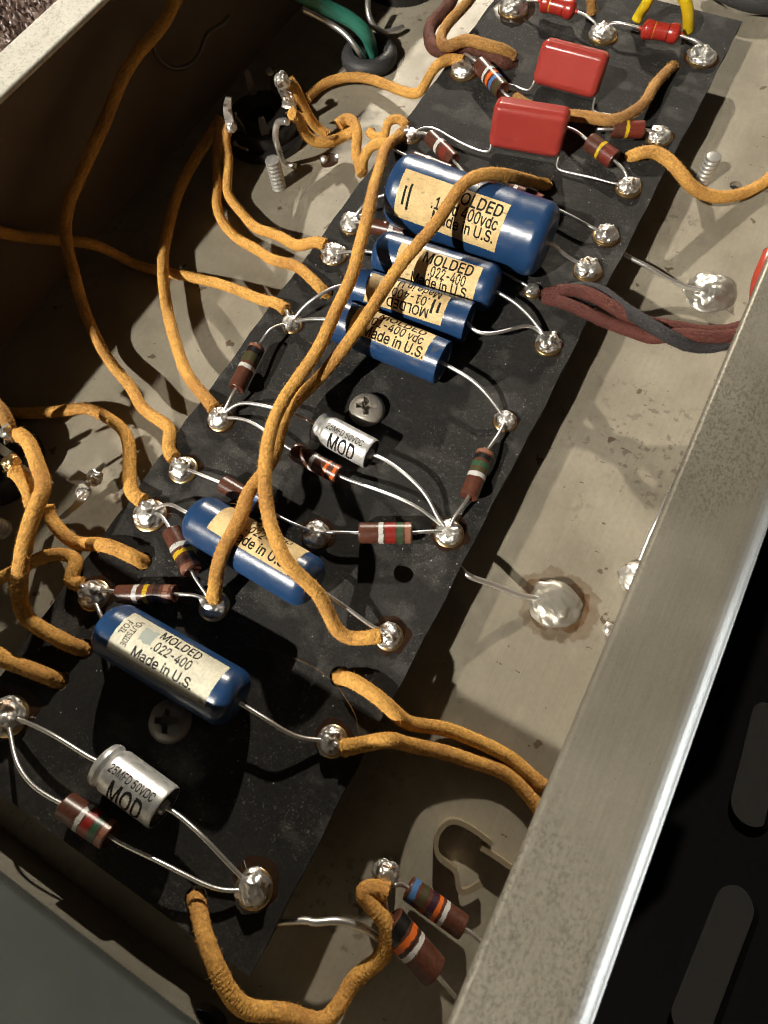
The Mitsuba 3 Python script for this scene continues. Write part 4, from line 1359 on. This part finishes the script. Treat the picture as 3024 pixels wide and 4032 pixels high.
for k, c in enumerate(CAPACITORS):
    o, a, n0, b = frame(c['p0'], c['p1'])
    L = float(np.linalg.norm(np.array(c['p1']) - c['p0']))
    r = c['r']
    can = c['kind'] == 'can'
    key = thing('electrolytic_capacitor' if can else 'molded_capacitor', c['label'], 'capacitor', 'silver electrolytic capacitors' if can else 'blue molded capacitors on the board')
    e = min(2.4, r * .55)
    rnd = [(e * (1 - math.cos(t)) , r - e + e * math.sin(t)) for t in np.linspace(0, math.pi / 2, 9)]
    ext = .9
    if can:
        g = .14 * L
        prof = [(0, .02), (0, r * .8), (.25, r * .93), (.7, r), (g - .5, r), (g - .2, r * .94), (g + .15, r * .91), (g + .5, r * .95), (g + .8, r), (L - .5, r), (L - .15, r * .98), (L, r * .94), (L - .55, r * .92), (L - .6, .02)]
        part(key, 'can', lathe(prof, c['p0'], c['p1'], 48), 'aluminium', 30)
        part(key, 'end_seal', lathe([(L - .35, .02), (L - .35, r * .5), (L - .5, r * .55), (L - .5, r * .92), (L - .05, r * .935)], c['p0'], c['p1'], 36), 'clear_sleeve_end', 30)
        part(key, 'end_cap', lathe([(L - .5, .02), (L - .5, r * .35), (L + .25, r * .3), (L + .3, .02)], c['p0'], c['p1'], 24), 'aluminium', 30)
    else:
        left = [(-ext, .02)] + [(s - ext, q_) for s, q_ in rnd]
        if c['kind'] == 'round':
            right = [(L + ext - s, q_) for s, q_ in rnd[::-1]] + [(L + ext, .02)]
        else:
            right = [(L - .12, r), (L, r * .985), (L + .02, r * .96), (L - .25, r * .9), (L - .3, .02)]
        part(key, 'body', lathe(left + right, c['p0'], c['p1'], 56), 'blue_plastic', 40)
    leads(key, c, .36)
    f0, f1 = math.radians(c['phi'][0]), math.radians(c['phi'][1])
    s0, s1 = c['s'][0] * L, c['s'][1] * L
    fm = (f0 + f1) / 2
    if not can:
        lb = part(key, 'paper_label', patch(o, a, n0, b, r + .055, s0, s1, f0, f1, seed=k), 'paper_white' if c['white'] else 'paper_yellowed', True)
    else:
        lb = key
    for txt, st, off, wd, h in c['texts']:
        sgn = -1 if c['flip'] else 1
        big = txt == 'MOD'
        tm = bent_text(txt, h, o, a, n0, b, r, st * L, fm + sgn * off / r, c['flip'], wd, True)
        part(lb, 'lettering', tm, 'ink', True)
    for txt, st, ft in c['rot']:
        if txt == 'BARS':
            for q_ in (0, 1):
                ss = s0 + (1.3 + 1.1 * q_ if not c['flip'] else (s1 - s0) - 1.6 - 1.2 * q_)
                hh = (.26 + .1 * q_)
                part(lb, 'mark', patch(o, a, n0, b, r + .075, ss, ss + .5, fm - hh, fm + hh * .9, 3, 10, .1, k + q_), 'ink', True)
        else:
            tm = bent_text(txt, 1.0, o, a, n0, b, r, s0 + st, fm + ft / r, False, 4.3 if txt == 'OUTSIDE' else 2.4, True, True)
            part(lb, 'lettering', tm, 'ink', True)
    if c['white']:
        part(lb, 'stamp', patch(o, a, n0, b, r + .068, s0 + 3.9, s0 + 6.3, fm - .02, fm + .50, 8, 12, .8, 5), 'ink_green', True)

# ------------------------------------------------------------------ resistors
for k, c in enumerate(RESISTORS):
    L = float(np.linalg.norm(np.array(c['p1']) - c['p0']))
    r = c['r']
    film = c['kind'] == 'film'
    key = thing('film_resistor' if film else 'carbon_resistor', c['label'], 'resistor', 'red film resistors' if film else 'brown carbon resistors')
    if film:
        prof = [(-.9, .02), (-.6, .45)]
        for t in np.linspace(0, 1, 40):
            q_ = min(t, 1 - t) * L
            rad = r * (min(1, math.sqrt(max(0, 1 - (1 - min(q_, 1.1) / 1.1) ** 2)))) if q_ < 1.1 else r * (1 - .13 * (1 / (1 + math.exp(-(q_ - 2.6) * 5))))
            prof.append((t * L, max(rad, .5)))
        prof += [(L + .6, .45), (L + .9, .02)]
    else:
        prof = [(.25, .02), (.25, r * .55), (.02, r * .82), (0, r * .9), (.1, r * .97), (.3, r), (L - .3, r), (L - .1, r * .97), (L, r * .9), (L - .02, r * .82), (L - .25, r * .55), (L - .25, .02)]
    part(key, 'body', lathe(prof, c['p0'], c['p1'], 40), 'film_red' if film else 'resistor_brown', 35)
    for bp_, bw, col in c['bands']:
        s0, s1 = (bp_ - bw / 2) * L, (bp_ + bw / 2) * L
        s0, s1 = max(s0, .3), min(s1, L - .3)
        rb = (r * .88 if film else r) + .035
        o, a, n0, b = frame(c['p0'], c['p1'])
        wv = patch(o, a, n0, b, rb, s0, s1, 0, 2 * math.pi, 4, 49, .22, k + int(bp_ * 50))
        part(key, 'color_band', wv, 'band_' + col, True)
    leads(key, c, .33)

# ------------------------------------------------------------------ red dipped film capacitors
for k, (c, lab) in enumerate(zip(MISC['red'], ('upper of the two glossy red box capacitors, farther from the camera', 'lower of the two glossy red box capacitors, in front of the curved cloth wire'))):
    key = thing('red_film_capacitor', lab, 'capacitor', 'red box capacitors')
    bl, br, up = np.array(c['bl']), np.array(c['br']), np.array(c['up'])
    x = unit(br - bl)
    zz = unit(up - x * (up @ x))
    y = np.cross(zz, x)
    W_, H_, D_ = np.linalg.norm(br - bl), np.linalg.norm(up), 4.6
    rr_ = 1.6
    org = bl
    cs = [org + x * sx + zz * sz + y * sy for sx in (rr_, W_ - rr_) for sz in (rr_, H_ - rr_) for sy in (rr_ * .6, D_ - rr_)]
    m = hull_spheres(cs, rr_, 32)
    part(key, 'body', m, 'red_epoxy', 50)
    for q_ in c['leads']:
        part(key, 'lead', tube([(np.array(q_[0]) + y * 1.4 + zz * .8).tolist()] + q_[1:], .24, 10, .2), 'tinned', True)

# ------------------------------------------------------------------ wires
for k, w in enumerate(WIRES):
    nm = {'cloth': 'cloth_wire', 'plain': 'plastic_wire', 'bare': 'bare_wire'}[w['kind']]
    if w['cat'] == 'fibre':
        nm = 'fibre'
    if w['kind'] == 'cloth':
        m = cloth_tube(w['pts'], w['r'] * .92, k + 1)
    else:
        m = tube(w['pts'], w['r'], 16 if w['r'] > .3 else 6, .3)
    key = single(nm, m, w['mat'], w['label'], w['cat'], None, smooth=True)
    if w['kind'] == 'cloth':
        ends = [e_ for e_ in (w['pts'][0], w['pts'][-1]) if e_[2] > .2]
        fk = part(key, 'fuzz', fuzz_mesh(m, 100 + k, 6.0, ends), w['mat'].replace('cloth', 'fuzz'), False)
        labels[fk] = {'kind': 'stuff'}
        for e_ in (w['pts'][0], w['pts'][-1]):
            near = min(JOINTS.values(), key=lambda j_: math.hypot(j_['x'] - e_[0], j_['y'] - e_[1]))
            gap = math.hypot(near['x'] - e_[0], near['y'] - e_[1])
            if e_[2] > .6 and .8 < gap < near['r'] + 3.:
                mid = [e_[0] * .5 + near['x'] * .5, e_[1] * .5 + near['y'] * .5, max(e_[2], near['r'] * near['h']) + .35]
                part(key, 'conductor', tube([list(e_), mid, [near['x'], near['y'], .9]], .36, 8, .25), 'tinned', True)

# ------------------------------------------------------------------ studs, solder on the chassis, sockets, small hardware
def stud(x, y, r, h, lab):
    pitch = 1.05

    def radial(s, th, c):
        u = (s / pitch - th / (2 * math.pi)) % 1.0
        return .30 * (1 - np.abs(u - .5) * 2) - .15
    single('threaded_stud', tube([(x, y, FZ), (x, y, FZ + h)], r, 36, .11, radial), 'stud_steel', lab, 'stud', 'threaded studs on the chassis floor')


stud(*MISC['stud1'], 1.75, 7.6, 'threaded stud beside the left black tube socket')
stud(*MISC['stud2'], 1.65, 7.4, 'threaded stud right of the board beside the small floor hole')
stud(*MISC['stud3'], 1.9, 5.0, 'threaded stud at the left picture edge behind the thick cloth riser')

bu = MISC['blob_up']
single('solder_blob', blob(bu[0], bu[1], FZ - .3, 4.9, .72, 52, .26, (1., 1.0), 1.2), 'satin_solder', 'large shiny solder blob on the floor right of the board, upper one', 'solder blob', 'solder blobs on the chassis floor', smooth=True)
single('solder_blob', blob(FLUX[0], FLUX[1], FZ - .3, 4.5, .55, 57, .24, (1.08, .95), 1.2), 'dull_solder', 'dull grey solder blob in a brown flux stain on the floor', 'solder blob', 'solder blobs on the chassis floor', smooth=True)
bd_ = MISC['blob_dome']
single('solder_blob', blob(bd_[0] + 1.2, bd_[1], FZ - .3, 3.1, .9, 63, .06), 'solder', 'smooth shiny solder dome half under the right flange', 'solder blob', 'solder blobs on the chassis floor', smooth=True)
bs = MISC['blob_small']
single('solder_blob', blob(bs[0] + .6, bs[1], FZ - .3, 1.2, .8, 66, .3), 'solder', 'tiny solder drip under the edge of the right flange', 'solder blob', 'solder blobs on the chassis floor', smooth=True)

g = MISC['grommet']
gr = thing('rubber_grommet', 'black rubber grommet in the floor with a green wire through it', 'grommet')
part(gr, 'ring', rod([(0, 4.0), (0, 7.2), (1.2, 7.9), (2.6, 7.7), (3.6, 6.8), (4.0, 5.6), (3.6, 4.5), (2.6, 4.0), (-4., 3.9), (-4., 4.6), (0, 4.8)], g[0], g[1], FZ + .02, 48), 'rubber', 40)
part(gr, 'sleeve', rod([(-6., 3.9), (1.2, 3.9), (1.2, 3.7), (-6., 3.7)], g[0], g[1], FZ, 32), 'rubber', 40)


def lug(parent, pts, w, th, face, mat='solder'):
    """a bent strip, w wide along the horizontal direction face"""
    c = spline(pts, .5)
    fdir = unit(np.array([face[0], face[1], 0.]))
    t = np.gradient(c, axis=0)
    t /= np.linalg.norm(t, axis=1, keepdims=True)
    nn = np.cross(t, fdir)
    nn /= np.linalg.norm(nn, axis=1, keepdims=True)
    ww = w * (1 - .35 * np.linspace(0, 1, len(c)) ** 3)[:, None]
    ring = [c + fdir * ww / 2 + nn * th / 2, c - fdir * ww / 2 + nn * th / 2, c - fdir * ww / 2 - nn * th / 2, c + fdir * ww / 2 - nn * th / 2]
    v = np.stack(ring, 1).reshape(-1, 3)
    n = len(c)
    f = []
    for i in range(n - 1):
        for j in range(4):
            p_, q_ = i * 4 + j, i * 4 + (j + 1) % 4
            f += [[p_, q_, q_ + 4], [p_, q_ + 4, p_ + 4]]
    f += [[0, 2, 1], [0, 3, 2], [(n - 1) * 4, (n - 1) * 4 + 1, (n - 1) * 4 + 2], [(n - 1) * 4, (n - 1) * 4 + 2, (n - 1) * 4 + 3]]
    m = trimesh.Trimesh(v, f, process=False)
    if m.volume < 0:
        m.invert()
    return part(parent, 'lug', m, mat, 30)


sk = MISC['socket']
so = thing('tube_socket', 'black round tube socket in the upper left floor with solder lugs', 'tube socket')
part(so, 'base', rod([(0, 4.), (0, 11.2), (2.2, 11.2), (2.4, 9.6), (5.2, 9.4), (5.6, 8.8), (5.4, 3.4), (0, 3.2)], sk[0], sk[1], FZ + .02, 48), 'phenolic', 35)
lug(so, MISC['lug_tall'], 2.4, .5, (1, .2))
lug(so, MISC['lug2'], 2.2, .5, (1, .3))
for a_ in (40, 95, 140, 265, 310):
    cx, cy = sk[0] + 8. * math.cos(math.radians(a_)), sk[1] + 8. * math.sin(math.radians(a_))
    lug(so, [(cx, cy, FZ + 5.), (cx * .99 + sk[0] * .01, cy, FZ + 7.5), (cx + 1.2 * math.cos(math.radians(a_)), cy + 1.2 * math.sin(math.radians(a_)), FZ + 11.)], 2., .5, (-math.sin(math.radians(a_)), math.cos(math.radians(a_))), 'dark_wire')
p_ = MISC['lug_tall']
part(so, 'solder', blob(p_[-1][0], p_[-1][1], p_[-1][2] - 2.2, 1.7, 1.5, 71, .4), 'solder', True)
part(so, 'solder', blob(p_[1][0] + .6, p_[1][1], p_[1][2] - 1.4, 1.8, 1.3, 72, .45), 'solder', True)
p_ = MISC['lug2']
part(so, 'solder', blob(p_[0][0], p_[0][1], p_[0][2] - .6, 1.3, 1.0, 73, .25), 'solder', True)

for q_, r_ in (((sk[0] - 3.2, sk[1] - 9.2, FZ + 2.2), .7), ((sk[0] + .6, sk[1] - 9.6, FZ + 2.1), .55), ((sk[0] + 5.2, sk[1] + 6.5, FZ + 9.6), 1.1), ((sk[0] - 1.5, sk[1] + 8.4, FZ + 9.9), 1.1)):
    part(so, 'solder', blob(*q_, r_, .8, int(90 + 10 * r_), .3), 'satin_solder', True)
part(so, 'jumper', tube([(sk[0] - 4.6, sk[1] - 4.5, FZ + 7.5), (sk[0] - 3.6, sk[1] - 7., FZ + 5.5), (sk[0] - 3.0, sk[1] - 9., FZ + 3.), (sk[0] + .8, sk[1] - 9.7, FZ + 2.6)], .28, 8, .3), 'tinned', True)
sd = thing('solder_blob', 'small solder ball in brown flux beside the hooked cloth wire', 'solder blob', 'solder blobs on the chassis floor')
part(sd, 'ball', blob(*MISC['ball'][:2], FZ - .2, 1.0, 1., 97, .15), 'solder', True)
part(sd, 'flux', puddle(MISC['ball'][0] + 1.2, MISC['ball'][1] + .6, FZ + .01, 2.6, 11, .2), 'flux_resin', True)
s2 = MISC['socket2']
sb = thing('tube_socket', 'black tube socket at the left picture edge with one brass solder lug', 'tube socket')
part(sb, 'base', rod([(0, 3.), (0, 9.6), (5.5, 9.6), (6.2, 9.0), (6.4, 3.2), (0, 3.)], s2[0] - 7.0, s2[1] + 1., FZ + .02, 40), 'phenolic', 35)
part(sb, 'block', hull_spheres([(s2[0] - 5 + dx, s2[1] - 1 + dy, FZ + dz) for dx in (-3, 4) for dy in (-3, 3) for dz in (5, 9.5)], .6, 12), 'phenolic', 35)
lug(sb, [(s2[0] - 1., s2[1] + 1.5, FZ + 6.), (s2[0] - .6, s2[1] + 1., FZ + 9.), (s2[0] + .2, s2[1] + .6, FZ + 12.)], 2., .5, (.3, 1), 'brass')
for q_, r_, mt in ((MISC['brassy'], 1.7, 'brass'), (MISC['lug_l'][1], 1.3, 'satin_solder')):
    part(sb, 'solder', blob(q_[0], q_[1], q_[2], r_, .8, int(r_ * 60), .3), mt, True)
lug(sb, [(MISC['brassy'][0] - .8, MISC['brassy'][1] + .3, FZ + 5.), (MISC['brassy'][0] - .4, MISC['brassy'][1], 2.), (MISC['brassy'][0], MISC['brassy'][1], MISC['brassy'][2] + .6)], 2.2, .5, (.3, 1), 'tinned')
lug(sb, MISC['lug_l'], 2., .45, (.5, 1), 'tinned')
for a_ in (20, 75, 150, 240, 300):
    cx, cy = s2[0] - 7. + 7.2 * math.cos(math.radians(a_)), s2[1] + 1. + 7.2 * math.sin(math.radians(a_))
    lug(sb, [(cx, cy, FZ + 6.), (cx, cy, FZ + 9.), (cx + .8 * math.cos(math.radians(a_)), cy + .8 * math.sin(math.radians(a_)), FZ + 12.5)], 1.9, .45, (-math.sin(math.radians(a_)), math.cos(math.radians(a_))), 'tinned')

tg = thing('ground_lug', 'torn silver solder tag standing on the floor left of the board', 'solder tag')
lug(tg, MISC['tag'], 3.0, .4, (.3, 1), 'satin_solder')
lug(tg, MISC['tag2'], 2.2, .5, (1, .6), 'satin_solder')
part(tg, 'solder', blob(MISC['tag2'][1][0], MISC['tag2'][1][1], MISC['tag2'][1][2] - .6, 1.5, .9, 85, .35), 'solder', True)
p_ = MISC['tag'][2]
part(tg, 'solder', blob(p_[0] + .4, p_[1] + .3, p_[2] - .4, 1.7, .9, 81, .35), 'solder', True)

# spring clip on the floor
cl = thing('spring_clip', 'loose bent metal spring clip standing on the floor by the right flange', 'clip')


def ribbon(pts, z0, z1, th, sm=True):
    c = spline([(q_[0], q_[1], 0) for q_ in pts], .4)[:, :2]
    return slab(LineString(c).buffer(th / 2, cap_style=2, join_style=1), z0, z1)


part(cl, 'strip', ribbon(MISC['clip'][2:], FZ + .01, FZ + 3.0, .75), 'clip_steel', 40)
part(cl, 'foot', ribbon(MISC['clip'][:3], FZ + 1.6, FZ + 3.05, .8), 'clip_steel', 40)
part(cl, 'tongue', ribbon(MISC['clip2'], FZ + .01, FZ + 2.8, .75), 'clip_steel', 40)

# floor terminal with the two large resistors
te = thing('floor_terminal', 'soldered terminal post on the front floor where the crossed resistors meet', 'terminal')
tp = MISC['term']
part(te, 'post', rod([(0, .02), (0, 1.6), (5.2, 1.3), (5.6, .02)], tp[0], tp[1], FZ, 20), 'stud_steel', 30)
part(te, 'solder', blob(tp[0], tp[1], FZ + 4.2, 2.0, 1.0, 88, .35), 'solder', True)

# things at the top edge of the picture
tc = MISC['topcan']
can = thing('filter_capacitor', 'black round can base at the top edge of the floor', 'capacitor')
part(can, 'base', rod([(0, .02), (0, 12.), (9., 12.), (10., 11.), (10., .02)], tc[0], tc[1], FZ + .02, 40), 'phenolic', 30)
tr_ = MISC['topring']
rg = thing('black_cable', 'black cable with shiny solder tip at the top right corner', 'cable')
part(rg, 'jacket', tube([(tr_[0] - 7, tr_[1] + 5, -7.), (tr_[0], tr_[1] + 1.5, -6.5), (tr_[0] + 8, tr_[1] + 2.5, -7.), (tr_[0] + 20, tr_[1] + 9, -7.)], 2.6, 20, .4), 'rubber', True)
part(rg, 'solder', blob(tr_[0] - 8, tr_[1] + 4.5, -8., 2., .8, 91, .3), 'solder', True)
